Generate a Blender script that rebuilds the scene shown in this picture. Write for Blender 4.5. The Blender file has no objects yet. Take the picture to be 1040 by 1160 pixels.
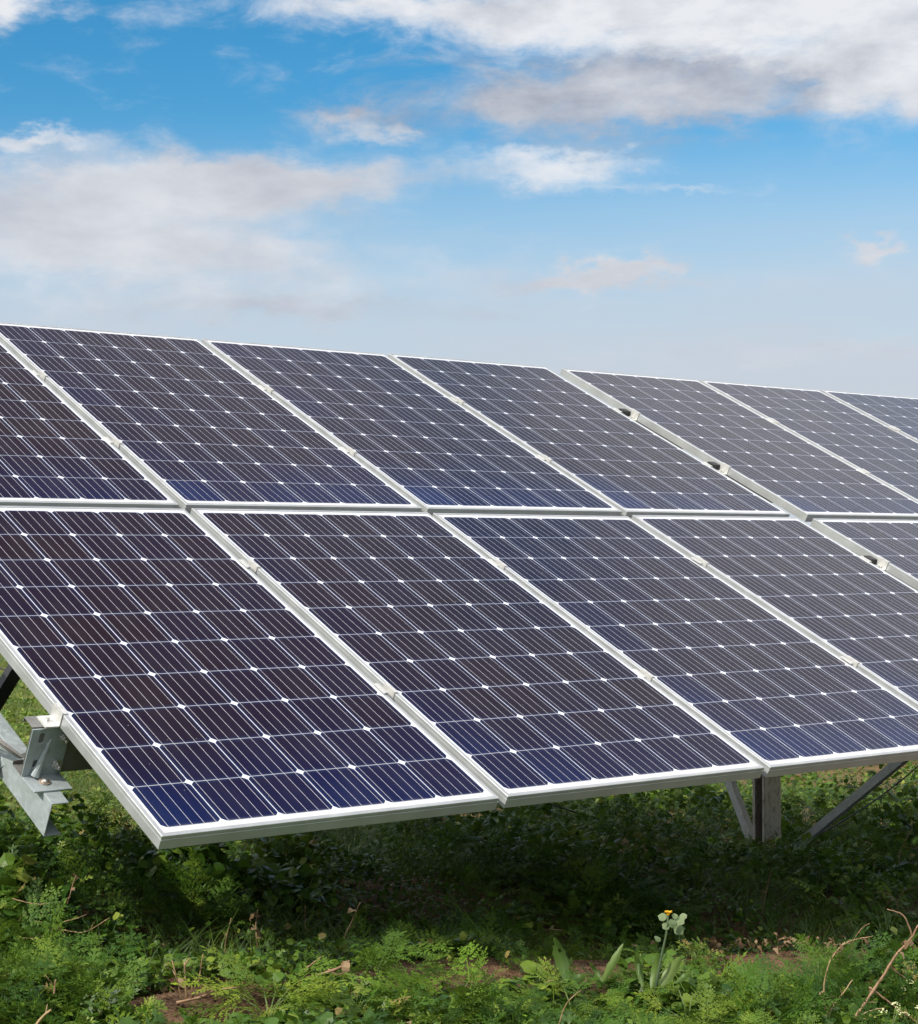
import bpy, math, random
import numpy as np
from mathutils import Vector, Matrix

random.seed(7)
rng = np.random.default_rng(11)
scene = bpy.context.scene
C = scene.collection
R = math.radians

# ------------------------------------------------------------------ camera
FPX, W0, H0 = 1972.19, 1040.0, 1160.0
SHX = -195.3
YAW, PITCH = 0.62545, 0.01985
CAM = Vector((-1.9974, -3.2273, 0.6277))
TH = 0.47103                       # tilt of the panel table
cam_d = bpy.data.cameras.new("camera")
cam = bpy.data.objects.new("camera", cam_d)
C.objects.link(cam)
scene.camera = cam
cam_d.sensor_fit = 'VERTICAL'
cam_d.sensor_height = 24.0
cam_d.lens = 24.0 * FPX / H0
cam_d.shift_x = -SHX / H0
cam_d.clip_start = 0.05
cam_d.clip_end = 3000
FWD = Vector((math.sin(YAW) * math.cos(PITCH), math.cos(YAW) * math.cos(PITCH), math.sin(PITCH)))
RGT = Vector((math.cos(YAW), -math.sin(YAW), 0))
UPV = RGT.cross(FWD)
m = Matrix((RGT, UPV, -FWD)).transposed().to_4x4()
m.translation = CAM
cam.matrix_world = m

# ------------------------------------------------------------------ exposure
scene.view_settings.view_transform = 'Standard'
scene.view_settings.look = 'None'
scene.view_settings.gamma = 1.0
scene.view_settings.exposure = 0.08
scene.cycles.max_bounces = 7
scene.cycles.transparent_max_bounces = 6


# ------------------------------------------------------------------ node helpers
class NG:
    def __init__(s, tree):
        s.t = tree
        s.n = tree.nodes
        s.l = tree.links

    def put(s, sock, v):
        if v is None:
            return
        if isinstance(v, bpy.types.NodeSocket):
            s.l.new(v, sock)
        else:
            sock.default_value = v

    def new(s, typ, **kw):
        n = s.n.new(typ)
        for k, v in kw.items():
            setattr(n, k, v)
        return n

    def m(s, op, a, b=None, c=None, clamp=False):
        n = s.new('ShaderNodeMath', operation=op, use_clamp=clamp)
        s.put(n.inputs[0], a)
        s.put(n.inputs[1], b)
        s.put(n.inputs[2], c)
        return n.outputs[0]

    def v(s, op, a, b=None):
        n = s.new('ShaderNodeVectorMath', operation=op)
        s.put(n.inputs[0], a)
        s.put(n.inputs[1], b)
        return n.outputs['Value'] if op in ('LENGTH', 'DOT_PRODUCT') else n.outputs['Vector']

    def noise(s, vec, scale, detail=4.0, rough=0.55, dist=0.0, dims='3D'):
        n = s.new('ShaderNodeTexNoise', noise_dimensions=dims)
        if vec is not None:
            s.put(n.inputs['Vector'], vec)
        n.inputs['Scale'].default_value = scale
        n.inputs['Detail'].default_value = detail
        n.inputs['Roughness'].default_value = rough
        n.inputs['Distortion'].default_value = dist
        return n

    def mix(s, f, a, b, mode='MIX'):
        n = s.new('ShaderNodeMix', data_type='RGBA', blend_type=mode)
        s.put(n.inputs['Factor'], f)
        s.put(n.inputs['A'], a if isinstance(a, bpy.types.NodeSocket) else (*a, 1))
        s.put(n.inputs['B'], b if isinstance(b, bpy.types.NodeSocket) else (*b, 1))
        return n.outputs['Result']

    def ss(s, v, lo, hi, a=0.0, b=1.0):
        n = s.new('ShaderNodeMapRange', interpolation_type='SMOOTHSTEP')
        s.put(n.inputs[0], v)
        n.inputs[1].default_value = lo
        n.inputs[2].default_value = hi
        n.inputs[3].default_value = a
        n.inputs[4].default_value = b
        return n.outputs[0]

    def ramp(s, f, stops):
        n = s.new('ShaderNodeValToRGB')
        e = n.color_ramp.elements
        while len(e) < len(stops):
            e.new(0.5)
        for i, (p, c) in enumerate(stops):
            e[i].position = p
            e[i].color = (*c, 1)
        s.put(n.inputs[0], f)
        return n.outputs[0]

    def sep(s, v):
        n = s.new('ShaderNodeSeparateXYZ')
        s.put(n.inputs[0], v)
        return n.outputs

    def comb(s, x, y, z):
        n = s.new('ShaderNodeCombineXYZ')
        for i, q in enumerate((x, y, z)):
            s.put(n.inputs[i], q)
        return n.outputs[0]


# ------------------------------------------------------------------ sky and sun
SUN_EL, SUN_SIDE = R(41), R(3)          # straight from the left end of the row
sun_dir = Vector((-math.cos(SUN_SIDE) * math.cos(SUN_EL), -math.sin(SUN_SIDE) * math.cos(SUN_EL), math.sin(SUN_EL)))
SKY_STRENGTH = 0.13
CLOUD_STRENGTH = 1.0

world = bpy.data.worlds.new("World")
scene.world = world
world.use_nodes = True
g = NG(world.node_tree)
g.n.clear()
out = g.new('ShaderNodeOutputWorld')
sky = g.new('ShaderNodeTexSky', sky_type='NISHITA')
sky.sun_disc = False
sky.sun_elevation = SUN_EL
sky.sun_rotation = math.atan2(sun_dir.x, sun_dir.y) % (2 * math.pi)
sky.air_density = 1.0
sky.dust_density = 0.6
sky.ozone_density = 1.6
hs = g.new('ShaderNodeHueSaturation')
hs.inputs['Saturation'].default_value = 1.5
hs.inputs['Hue'].default_value = 0.490
g.put(hs.inputs['Color'], sky.outputs[0])
bg_sky = g.new('ShaderNodeBackground')
g.put(bg_sky.inputs[0], hs.outputs[0])
bg_sky.inputs[1].default_value = SKY_STRENGTH
tc = g.new('ShaderNodeTexCoord')
d = tc.outputs['Generated']
dx, dy, dz = g.sep(d)
az = g.m('MULTIPLY', g.m('ARCTAN2', dx, dy), 57.2958)
el = g.m('MULTIPLY', g.m('ARCSINE', dz), 57.2958)
azel = g.comb(az, el, 0.0)
# ragged displacement of the cloud outlines
w1 = g.noise(g.v('MULTIPLY', azel, (0.62, 1.0, 1)), 0.35, 6, 0.62)
w2 = g.noise(g.v('MULTIPLY', azel, (0.5, 1.0, 1)), 1.4, 5, 0.6)
wa = g.v('SUBTRACT', w1.outputs['Color'], (0.5, 0.5, 0.5))
wb = g.v('SUBTRACT', w2.outputs['Color'], (0.5, 0.5, 0.5))
warp = g.v('ADD', g.v('MULTIPLY', wa, (6.0, 2.4, 0)), g.v('MULTIPLY', wb, (2.6, 1.4, 0)))
pa = g.v('ADD', azel, warp)
pax, pay, _ = g.sep(pa)
# cloud banks: azimuth, elevation, half-width, half-height (degrees), density, greyness
BANKS = [
    (51.5, 16.3, 8.5, 1.75, 1.20, 0.05),
    (42.0, 17.3, 9.5, 0.90, 0.85, 0.10),
    (55.5, 14.2, 4.5, 1.25, 1.00, 0.30),
    (44.8, 14.5, 4.8, 0.75, 0.80, 4.2),
    (47.5, 13.6, 3.8, 0.60, 0.80, 4.2),
    (44.4, 12.3, 2.4, 0.65, 0.95, 0.05),
    (48.6, 11.5, 2.6, 0.20, 0.55, 0.20),
    (38.0, 14.2, 1.3, 0.40, 0.70, 0.35),
    (38.6, 13.5, 1.1, 0.34, 0.70, 0.35),
    (26.4, 17.4, 1.6, 0.8, 1.15, 0.00),
    (27.6, 13.1, 2.2, 0.32, 0.75, 0.10),
    (33.0, 12.1, 6.0, 0.90, 0.90, 0.5),
    (37.0, 11.7, 3.8, 0.75, 0.60, 0.80),
    (28.0, 10.8, 8.0, 1.20, 1.0, 0.5),
    (31.0, 9.5, 8.0, 0.80, 0.65, 0.5),
    (31.5, 8.6, 9.0, 1.10, 0.45, 0.20),
    (36.0, 7.8, 6.0, 0.55, 0.62, 1.0),
    (46.1, 8.75, 3.1, 0.38, 1.7, 0.65),
    (54.8, 9.4, 1.1, 0.26, 1.1, 0.50),
    (53.0, 6.2, 6.5, 0.40, 0.55, 0.6),
]
dens = None
grey = None
for (a0, e0, wa_, ha_, k, gr_) in BANKS:
    q = g.m('POWER', g.m('MULTIPLY', g.m('SUBTRACT', pax, a0), 1 / wa_), 2.0)
    r_ = g.m('POWER', g.m('MULTIPLY', g.m('SUBTRACT', pay, e0), 1 / ha_), 2.0)
    f = g.m('MULTIPLY', g.m('EXPONENT', g.m('MULTIPLY', g.m('ADD', q, r_), -0.9)), k)
    dens = f if dens is None else g.m('ADD', dens, f)
    fg = g.m('MULTIPLY', f, gr_)
    grey = fg if grey is None else g.m('ADD', grey, fg)
grey_r = g.m('DIVIDE', grey, g.m('ADD', dens, 0.10))
# the rest of the sky: broken cloud on a flat layer overhead and all round
inv = g.m('DIVIDE', 1.0, g.m('ADD', g.m('MAXIMUM', dz, 0.0), 0.12))
lay = g.comb(g.m('MULTIPLY', dx, inv), g.m('MULTIPLY', dy, inv), 0.3)
n_hi = g.noise(lay, 1.5, 7, 0.58, 0.25)
gen = g.ss(n_hi.outputs['Fac'], 0.30, 0.54)
# share of the general layer: all of it above about 19 degrees and away from the banks
up = g.ss(el, 18.5, 27.0)
away = g.m('MAXIMUM', g.ss(az, 76.0, 92.0), g.ss(az, 24.0, 8.0))
gen = g.m('MULTIPLY', gen, g.m('MAXIMUM', up, away))
tex = g.noise(g.v('MULTIPLY', azel, (0.42, 1.0, 1)), 0.75, 12, 0.63, 0.35)
dd = g.m('ADD', dens, g.m('MULTIPLY', g.m('SUBTRACT', tex.outputs['Fac'], 0.5), g.ss(el, 12.5, 14.5, 1.1, 1.9)))
wisps = g.ss(dd, 0.06, 1.2)
dfac = g.m('MAXIMUM', wisps, g.m('MULTIPLY', gen, 0.9))
# thin milky veil thickening towards the horizon
veil = g.ss(el, 14.5, 6.0, 0.0, 0.97)
soft = g.noise(g.v('MULTIPLY', azel, (0.12, 0.7, 1)), 0.55, 4, 0.5)
veil = g.m('MULTIPLY', veil, g.m('ADD', 0.70, g.m('MULTIPLY', soft.outputs['Fac'], 0.6)), clamp=True)
sh = g.noise(g.v('MULTIPLY', azel, (0.45, 1.0, 1)), 0.6, 8, 0.60, 0.1)
shade = g.m('ADD', g.m('MULTIPLY', g.m('MINIMUM', grey_r, 0.9), 0.85), g.m('MULTIPLY', g.m('SUBTRACT', sh.outputs['Fac'], 0.5), g.ss(el, 12.0, 15.0, 1.0, 2.0)), clamp=True)
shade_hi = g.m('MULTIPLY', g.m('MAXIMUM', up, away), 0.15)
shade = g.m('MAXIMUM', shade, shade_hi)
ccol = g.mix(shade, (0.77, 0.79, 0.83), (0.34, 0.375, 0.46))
ccol = g.mix(g.ss(el, 26.0, 46.0, 0.0, 0.95), ccol, (0.125, 0.105, 0.155))  # overhead clouds out of view, darkened to deepen the panel reflections
# unseen clouds beside, behind and overhead, brightened to add fill light under the table
cloud_fill = g.m('MAXIMUM', away, g.ss(el, 62.0, 74.0))
ccol = g.mix(cloud_fill, ccol, (2.3, 2.24, 2.15))
ccol = g.mix(g.m('MULTIPLY', away, g.ss(el, 38.0, 12.0)), ccol, (0.30, 0.32, 0.35))  # low unseen clouds dimmed to keep the added fill off the frame fronts
vcol = g.mix(g.ss(el, 3.0, 11.0), (0.55, 0.605, 0.675), (0.51, 0.61, 0.72))
bg_v = g.new('ShaderNodeBackground')
g.put(bg_v.inputs[0], vcol)
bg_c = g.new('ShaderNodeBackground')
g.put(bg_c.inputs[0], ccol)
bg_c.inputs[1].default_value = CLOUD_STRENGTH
mx1 = g.new('ShaderNodeMixShader')
g.put(mx1.inputs[0], veil)
g.l.new(bg_sky.outputs[0], mx1.inputs[1])
g.l.new(bg_v.outputs[0], mx1.inputs[2])
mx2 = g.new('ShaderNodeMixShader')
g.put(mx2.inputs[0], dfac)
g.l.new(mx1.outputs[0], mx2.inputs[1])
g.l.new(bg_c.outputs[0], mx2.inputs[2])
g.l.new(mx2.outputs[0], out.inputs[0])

sun_d = bpy.data.lights.new("sun", 'SUN')
sun_d.energy = 4.5
sun_d.angle = R(0.5)
sun_d.color = (1.0, 0.93, 0.80)
sun = bpy.data.objects.new("sun", sun_d)
C.objects.link(sun)
sun.rotation_euler = sun_dir.to_track_quat('Z', 'Y').to_euler()
sun.location = (-6, -3, 8)


# ------------------------------------------------------------------ materials
def mat(name):
    mt = bpy.data.materials.new(name)
    mt.use_nodes = True
    gg = NG(mt.node_tree)
    b = gg.n['Principled BSDF']
    return mt, gg, b


def m_simple(name, col, rough, metal=0.0, var=0.15, nscale=30.0, bump=0.0, spec=0.5):
    mt, gg, b = mat(name)
    t = gg.new('ShaderNodeTexCoord')
    n = gg.noise(t.outputs['Object'], nscale, 6, 0.6)
    lo = tuple(c * (1 - var) for c in col)
    hi = tuple(min(1, c * (1 + var)) for c in col)
    gg.put(b.inputs['Base Color'], gg.mix(gg.ss(n.outputs['Fac'], 0.3, 0.7), lo, hi))
    gg.put(b.inputs['Roughness'], gg.ss(n.outputs['Fac'], 0.2, 0.8, max(0.02, rough - 0.08), rough + 0.08))
    b.inputs['Metallic'].default_value = metal
    b.inputs['Specular IOR Level'].default_value = spec
    if bump:
        bp = gg.new('ShaderNodeBump')
        bp.inputs['Strength'].default_value = bump
        bp.inputs['Distance'].default_value = 0.002
        gg.put(bp.inputs['Height'], n.outputs['Fac'])
        gg.put(b.inputs['Normal'], bp.outputs[0])
    return mt


M_FRAME = m_simple('anodised_frame', (0.48, 0.50, 0.515), 0.42, 0.55, 0.05, 12)
M_CLAMP = m_simple('clamp_aluminium', (0.60, 0.60, 0.59), 0.4, 0.4, 0.06, 60)
M_BACK = m_simple('back_sheet', (0.7, 0.7, 0.7), 0.6)
M_BOLT = m_simple('bolt_steel', (0.62, 0.60, 0.57), 0.3, 0.9, 0.2, 200)
M_RUST = m_simple('rusty_washer', (0.42, 0.33, 0.26), 0.5, 0.6, 0.35, 260)
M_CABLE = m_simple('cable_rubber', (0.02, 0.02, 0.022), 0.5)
M_WIRE = m_simple('bare_wire', (0.20, 0.19, 0.18), 0.45, 0.4, 0.2, 300)


def galv(name, col, rust=0.0):
    mt, gg, b = mat(name)
    t = gg.new('ShaderNodeTexCoord')
    vo = gg.new('ShaderNodeTexVoronoi')
    gg.put(vo.inputs['Vector'], t.outputs['Object'])
    vo.inputs['Scale'].default_value = 70
    n = gg.noise(t.outputs['Object'], 9, 6, 0.65)
    n2 = gg.noise(gg.v('MULTIPLY', t.outputs['Object'], (1, 1, 0.25)), 60, 5, 0.7)
    f = gg.m('ADD', gg.m('MULTIPLY', gg.sep(vo.outputs['Color'])[0], 0.35), gg.m('MULTIPLY', n.outputs['Fac'], 0.65))
    base = gg.mix(f, tuple(c * 0.72 for c in col), tuple(min(1, c * 1.2) for c in col))
    if rust:
        base = gg.mix(gg.m('MULTIPLY', gg.ss(n2.outputs['Fac'], 0.5, 0.68), rust), base, (0.16, 0.075, 0.035))
    gg.put(b.inputs['Base Color'], base)
    b.inputs['Metallic'].default_value = 0.3
    gg.put(b.inputs['Roughness'], gg.ss(f, 0.2, 0.8, 0.36, 0.55))
    bp = gg.new('ShaderNodeBump')
    bp.inputs['Strength'].default_value = 0.12
    bp.inputs['Distance'].default_value = 0.001
    gg.put(bp.inputs['Height'], n2.outputs['Fac'])
    gg.put(b.inputs['Normal'], bp.outputs[0])
    return mt


M_GALV = galv('galvanised_steel', (0.38, 0.43, 0.45))
M_GALVD = galv('dull_galvanised_steel', (0.20, 0.20, 0.19), 0.15)
M_POST = galv('weathered_post', (0.52, 0.48, 0.44), 0.6)
M_BRACE = galv('brace_steel', (0.55, 0.57, 0.56))
M_BLACK = m_simple('dark_steel', (0.03, 0.032, 0.036), 0.5, 0.4)

PW, PH = 0.99, 1.65
PITCHX, PITCHY, GAP2 = 1.0178, 1.68125, 0.0900
MX, MY, CP, CS = 0.0195, 0.0315, 0.159, 0.1566


def solar_glass():
    mt, gg, b = mat('solar_cells')
    t = gg.new('ShaderNodeTexCoord')
    oi = gg.new('ShaderNodeObjectInfo')
    rnd = oi.outputs['Random']
    x, y, _ = gg.sep(t.outputs['Object'])
    ux = gg.m('DIVIDE', gg.m('SUBTRACT', x, MX), CP)
    uy = gg.m('DIVIDE', gg.m('SUBTRACT', y, MY), CP)
    ix = gg.m('FLOOR', ux)
    iy = gg.m('FLOOR', uy)
    fx = gg.m('SUBTRACT', gg.m('MULTIPLY', gg.m('FRACT', ux), CP), CS / 2)
    fy = gg.m('SUBTRACT', gg.m('MULTIPLY', gg.m('FRACT', uy), CP), CS / 2)
    ax = gg.m('ABSOLUTE', fx)
    ay = gg.m('ABSOLUTE', fy)
    rad = gg.m('SQRT', gg.m('ADD', gg.m('MULTIPLY', fx, fx), gg.m('MULTIPLY', fy, fy)))
    c = gg.m('MULTIPLY', gg.m('LESS_THAN', ax, CS / 2), gg.m('LESS_THAN', ay, 0.0785))
    c = gg.m('MULTIPLY', c, gg.m('LESS_THAN', rad, 0.1038))
    inx = gg.m('MULTIPLY', gg.m('GREATER_THAN', ux, 0.0), gg.m('LESS_THAN', ux, 6.0))
    iny = gg.m('MULTIPLY', gg.m('GREATER_THAN', uy, 0.0), gg.m('LESS_THAN', uy, 10.0))
    c = gg.m('MULTIPLY', c, gg.m('MULTIPLY', inx, iny))
    # five silver bus bars, running on across the gaps between cells
    bx = gg.m('ABSOLUTE', gg.m('SUBTRACT', gg.m('FRACT', gg.m('DIVIDE', gg.m('ADD', fx, CS / 2), CS / 5)), 0.5))
    bar = gg.m('MULTIPLY', gg.m('LESS_THAN', bx, 0.5 * 0.0011 / (CS / 5)), gg.m('LESS_THAN', ax, CS / 2))
    bar = gg.m('MULTIPLY', bar, gg.m('MULTIPLY', inx, iny))
    wn = gg.new('ShaderNodeTexWhiteNoise', noise_dimensions='3D')
    gg.put(wn.inputs['Vector'], gg.comb(ix, iy, gg.m('MULTIPLY', rnd, 91.0)))
    wv = wn.outputs['Value']
    # cells: purple-black ones and navy ones, whole panels leaning one way or the other, bluer near the lower edge
    big = gg.noise(gg.comb(x, y, gg.m('MULTIPLY', rnd, 50.0)), 1.6, 3, 0.5)
    low = gg.ss(y, 0.55, 0.0, 0.0, 0.55)
    lf = gg.ss(x, 0.30, 0.0, 0.0, 0.22)
    k = gg.m('ADD', gg.m('MULTIPLY', wv, 0.32), gg.m('MULTIPLY', gg.m('SUBTRACT', rnd, 0.5), 0.22))
    k = gg.m('ADD', k, gg.m('ADD', low, gg.m('ADD', lf, gg.m('MULTIPLY', gg.m('SUBTRACT', big.outputs['Fac'], 0.5), 0.5))), clamp=True)
    cell = gg.ramp(k, [(0.0, (0.0105, 0.0050, 0.0085)), (0.35, (0.0070, 0.0040, 0.0150)), (0.7, (0.0040, 0.0050, 0.0300)), (1.0, (0.002, 0.010, 0.060))])
    edge = gg.m('MAXIMUM', gg.m('MAXIMUM', ax, ay), gg.m('SUBTRACT', rad, 0.0235))
    cell = gg.mix(gg.ss(edge, 0.066, 0.0785, 0.0, 0.55), cell, (0.010, 0.022, 0.075))
    # hair-thin fingers lighten the silicon a touch
    sheet = gg.mix(gg.m('MULTIPLY', gg.m('GREATER_THAN', ay, 0.0780), gg.m('LESS_THAN', ax, 0.066)), (0.58, 0.60, 0.65), (0.36, 0.36, 0.38))
    col = gg.mix(c, sheet, cell)
    col = gg.mix(gg.m('MULTIPLY', bar, gg.ss(c, 0, 1, 0.30, 1.0)), col, (0.50, 0.50, 0.55))
    # rain marks and dust
    sp = gg.noise(gg.comb(x, y, gg.m('MULTIPLY', rnd, 33.0)), 90, 2, 0.5)
    spk = gg.ss(sp.outputs['Fac'], 0.775, 0.81, 0.0, 0.5)
    dn = gg.noise(gg.comb(gg.m('MULTIPLY', x, 3.0), y, gg.m('MULTIPLY', rnd, 20.0)), 5, 6, 0.65)
    dust = gg.ss(dn.outputs['Fac'], 0.35, 0.8, 0.001, 0.016)
    dust = gg.m('ADD', dust, gg.m('MULTIPLY', gg.ss(y, 0.040, 0.009, 0.0, 0.55), gg.ss(dn.outputs['Fac'], 0.3, 0.7, 0.2, 1.0)))
    col = gg.mix(gg.m('ADD', dust, spk, clamp=True), col, (0.46, 0.43, 0.39))
    gg.put(b.inputs['Base Color'], col)
    b.inputs['Specular IOR Level'].default_value = 0.27
    b.inputs['IOR'].default_value = 1.5
    gg.put(b.inputs['Roughness'], gg.ss(dn.outputs['Fac'], 0.3, 0.75, 0.09, 0.17))
    b.inputs['Sheen Weight'].default_value = 0.015
    b.inputs['Sheen Roughness'].default_value = 0.45
    b.inputs['Sheen Tint'].default_value = (0.86, 0.78, 0.90, 1)
    bp = gg.new('ShaderNodeBump')
    bp.inputs['Strength'].default_value = 0.04
    bp.inputs['Distance'].default_value = 0.01
    wv2 = gg.noise(gg.comb(x, y, gg.m('MULTIPLY', rnd, 70.0)), 3.0, 2, 0.4)
    gg.put(bp.inputs['Height'], wv2.outputs['Fac'])
    gg.put(b.inputs['Normal'], bp.outputs[0])
    return mt


M_GLASS = solar_glass()


# ------------------------------------------------------------------ mesh helpers
class MB:
    def __init__(s):
        s.v, s.f, s.mi = [], [], []

    def add(s, vs, fs, mi=0):
        o = len(s.v)
        s.v += [tuple(p) for p in vs]
        s.f += [tuple(i + o for i in q) for q in fs]
        s.mi += [mi] * len(fs)
        return s

    def box(s, a, b, mi=0):
        (x0, y0, z0), (x1, y1, z1) = a, b
        vs = [(x0, y0, z0), (x1, y0, z0), (x1, y1, z0), (x0, y1, z0), (x0, y0, z1), (x1, y0, z1), (x1, y1, z1), (x0, y1, z1)]
        return s.add(vs, [(0, 3, 2, 1), (4, 5, 6, 7), (0, 1, 5, 4), (1, 2, 6, 5), (2, 3, 7, 6), (3, 0, 4, 7)], mi)

    def prism(s, prof, p0, p1, ex, ez, mi=0, cap=True):
        """closed 2-D profile (a, b) -> p + ex*a + ez*b swept from p0 to p1"""
        n = len(prof)
        vs = [Vector(p) + Vector(ex) * a + Vector(ez) * b for p in (p0, p1) for a, b in prof]
        fs = [(i, (i + 1) % n, n + (i + 1) % n, n + i) for i in range(n)]
        if cap:
            fs += [tuple(range(n))[::-1], tuple(range(n, 2 * n))]
        return s.add(vs, fs, mi)

    def tube(s, pts, rads, seg=8, mi=0):
        pts = [Vector(p) for p in pts]
        if not hasattr(rads, '__len__'):
            rads = [rads] * len(pts)
        rings = []
        ref = Vector((0.31, 0.17, 0.93))
        for i, p in enumerate(pts):
            t = (pts[min(i + 1, len(pts) - 1)] - pts[max(i - 1, 0)]).normalized()
            a = t.cross(ref)
            if a.length < 1e-3:
                a = t.cross(Vector((1, 0, 0)))
            a.normalize()
            b = t.cross(a)
            rings.append([p + (a * math.cos(2 * math.pi * k / seg) + b * math.sin(2 * math.pi * k / seg)) * rads[i] for k in range(seg)])
        vs = [q for r_ in rings for q in r_]
        fs = []
        for i in range(len(pts) - 1):
            for k in range(seg):
                fs.append((i * seg + k, i * seg + (k + 1) % seg, (i + 1) * seg + (k + 1) % seg, (i + 1) * seg + k))
        fs.append(tuple(range(seg))[::-1])
        fs.append(tuple((len(pts) - 1) * seg + k for k in range(seg)))
        return s.add(vs, fs, mi)

    def build(s, name, mats, parent=None, smooth=False, bevel=0.0):
        me = bpy.data.meshes.new(name)
        me.from_pydata([tuple(p) for p in s.v], [], s.f)
        for mm in (mats if isinstance(mats, (list, tuple)) else [mats]):
            me.materials.append(mm)
        me.polygons.foreach_set('material_index', s.mi)
        if smooth:
            me.polygons.foreach_set('use_smooth', [True] * len(me.polygons))
        me.update()
        o = bpy.data.objects.new(name, me)
        C.objects.link(o)
        if parent:
            o.parent = parent
        if bevel:
            bv = o.modifiers.new('bevel', 'BEVEL')
            bv.width = bevel
            bv.segments = 2
            bv.limit_method = 'ANGLE'
        return o


def tag(o, label=None, cat=None, group=None, kind=None):
    for k, v_ in (('label', label), ('category', cat), ('group', group), ('kind', kind)):
        if v_:
            o[k] = v_
    return o


def empty(name, loc=(0, 0, 0), rot=(0, 0, 0)):
    o = bpy.data.objects.new(name, None)
    o.empty_display_size = 0.1
    o.location = loc
    o.rotation_euler = rot
    C.objects.link(o)
    return o


EU = Vector((1, 0, 0))
EV = Vector((0, math.cos(TH), math.sin(TH)))
EN = Vector((0, -math.sin(TH), math.cos(TH)))


def tw(u, v, n=0.0):                      # table coordinates -> world
    return EU * u + EV * v + EN * n


# ------------------------------------------------------------------ the ground
def vnoise(x, y, sx, seed):
    """smooth value noise, numpy arrays in"""
    x = np.asarray(x, float) / sx + seed * 17.3
    y = np.asarray(y, float) / sx + seed * 5.7
    xi, yi = np.floor(x), np.floor(y)
    xf, yf = x - xi, y - yi
    xf, yf = xf * xf * (3 - 2 * xf), yf * yf * (3 - 2 * yf)

    def h(a, b):
        t = np.sin(a * 127.1 + b * 311.7 + seed * 74.7) * 43758.5453
        return t - np.floor(t)
    return (h(xi, yi) * (1 - xf) + h(xi + 1, yi) * xf) * (1 - yf) + (h(xi, yi + 1) * (1 - xf) + h(xi + 1, yi + 1) * xf) * yf


def base_z(x, y):
    x = np.asarray(x, float)
    y = np.asarray(y, float)
    xc = np.clip(x, -3, 9)
    xs = np.where(xc < 0, xc * 0.5, xc)
    return -0.35 - 0.1 * xs - 0.012 * np.clip(x - 9, 0, 25) - 0.004 * np.clip(y - 6, 0, 30)


def soil_y(x):
    return np.interp(x, [-1.5, 0.0, 1.2, 2.0, 3.0, 6.0], [-0.1, -0.06, 0.1, 0.0, -0.05, 0.0])


def ground_z(x, y):
    x = np.asarray(x, float)
    y = np.asarray(y, float)
    z = base_z(x, y) + 0.05 * (vnoise(x, y, 0.9, 1) - 0.5) + 0.018 * (vnoise(x, y, 0.22, 2) - 0.5)
    s = (y - soil_y(x))
    z = z + 0.035 * np.exp(-(s / 0.13) ** 2) - 0.05 * np.exp(-((s - 0.38) / 0.2) ** 2)
    return z


def on_ground(px, py, lift=0.0):
    """world point where a line of sight meets the ground (plus lift)"""
    dr = FWD + RGT * ((px - W0 / 2 - SHX) / FPX) - UPV * ((py - H0 / 2) / FPX)
    t = 3.0
    for _ in range(40):
        p = CAM + dr * t
        e = p.z - float(ground_z(p.x, p.y)) - lift
        t += e * 2.2
    return CAM + dr * t


def at_depth(px, py, t):
    return CAM + (FWD + RGT * ((px - W0 / 2 - SHX) / FPX) - UPV * ((py - H0 / 2) / FPX)) * t


def depth_of(p):
    return (Vector(p) - CAM).dot(FWD)


def grid_mesh(name, xs, ys, zf, mt):
    X, Y = np.meshgrid(xs, ys)
    Z = zf(X, Y)
    nx, ny = len(xs), len(ys)
    v = np.stack([X.ravel(), Y.ravel(), Z.ravel()], -1)
    i = np.arange(nx * ny).reshape(ny, nx)
    q = np.stack([i[:-1, :-1], i[:-1, 1:], i[1:, 1:], i[1:, :-1]], -1).reshape(-1, 4)
    me = bpy.data.meshes.new(name)
    np_mesh(me, v, q)
    me.polygons.foreach_set('use_smooth', [True] * len(me.polygons))
    me.materials.append(mt)
    o = bpy.data.objects.new(name, me)
    C.objects.link(o)
    return o


def np_mesh(me, v, q):
    me.vertices.add(len(v))
    me.vertices.foreach_set('co', np.ascontiguousarray(v, dtype=np.float32).ravel())
    me.loops.add(q.size)
    me.loops.foreach_set('vertex_index', q.astype(np.int32).ravel())
    me.polygons.add(len(q))
    me.polygons.foreach_set('loop_start', np.arange(0, q.size, q.shape[1], dtype=np.int32))
    me.update(calc_edges=True)


mt, gg, b = mat('earth')
t = gg.new('ShaderNodeTexCoord')
P = t.outputs['Object']
n1 = gg.noise(P, 1.3, 6, 0.6)
n2 = gg.noise(P, 22, 7, 0.7)
n3 = gg.noise(P, 140, 3, 0.6)
c1 = gg.mix(gg.ss(n2.outputs['Fac'], 0.3, 0.7), (0.062, 0.034, 0.020), (0.17, 0.105, 0.060))
c1 = gg.mix(gg.ss(n1.outputs['Fac'], 0.4, 0.7, 0, 0.5), c1, (0.07, 0.042, 0.026))
c1 = gg.mix(gg.ss(n3.outputs['Fac'], 0.60, 0.72, 0, 0.6), c1, (0.30, 0.215, 0.13))
x_, y_, z_ = gg.sep(P)
far = gg.m('MULTIPLY', gg.ss(y_, 1.9, 3.2), gg.ss(x_, 4.6, 3.0, 0.25, 1.0))
gcol = gg.mix(gg.ss(n1.outputs['Fac'], 0.35, 0.65), (0.13, 0.14, 0.03), (0.27, 0.19, 0.085))
c1 = gg.mix(far, c1, gcol)
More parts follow.
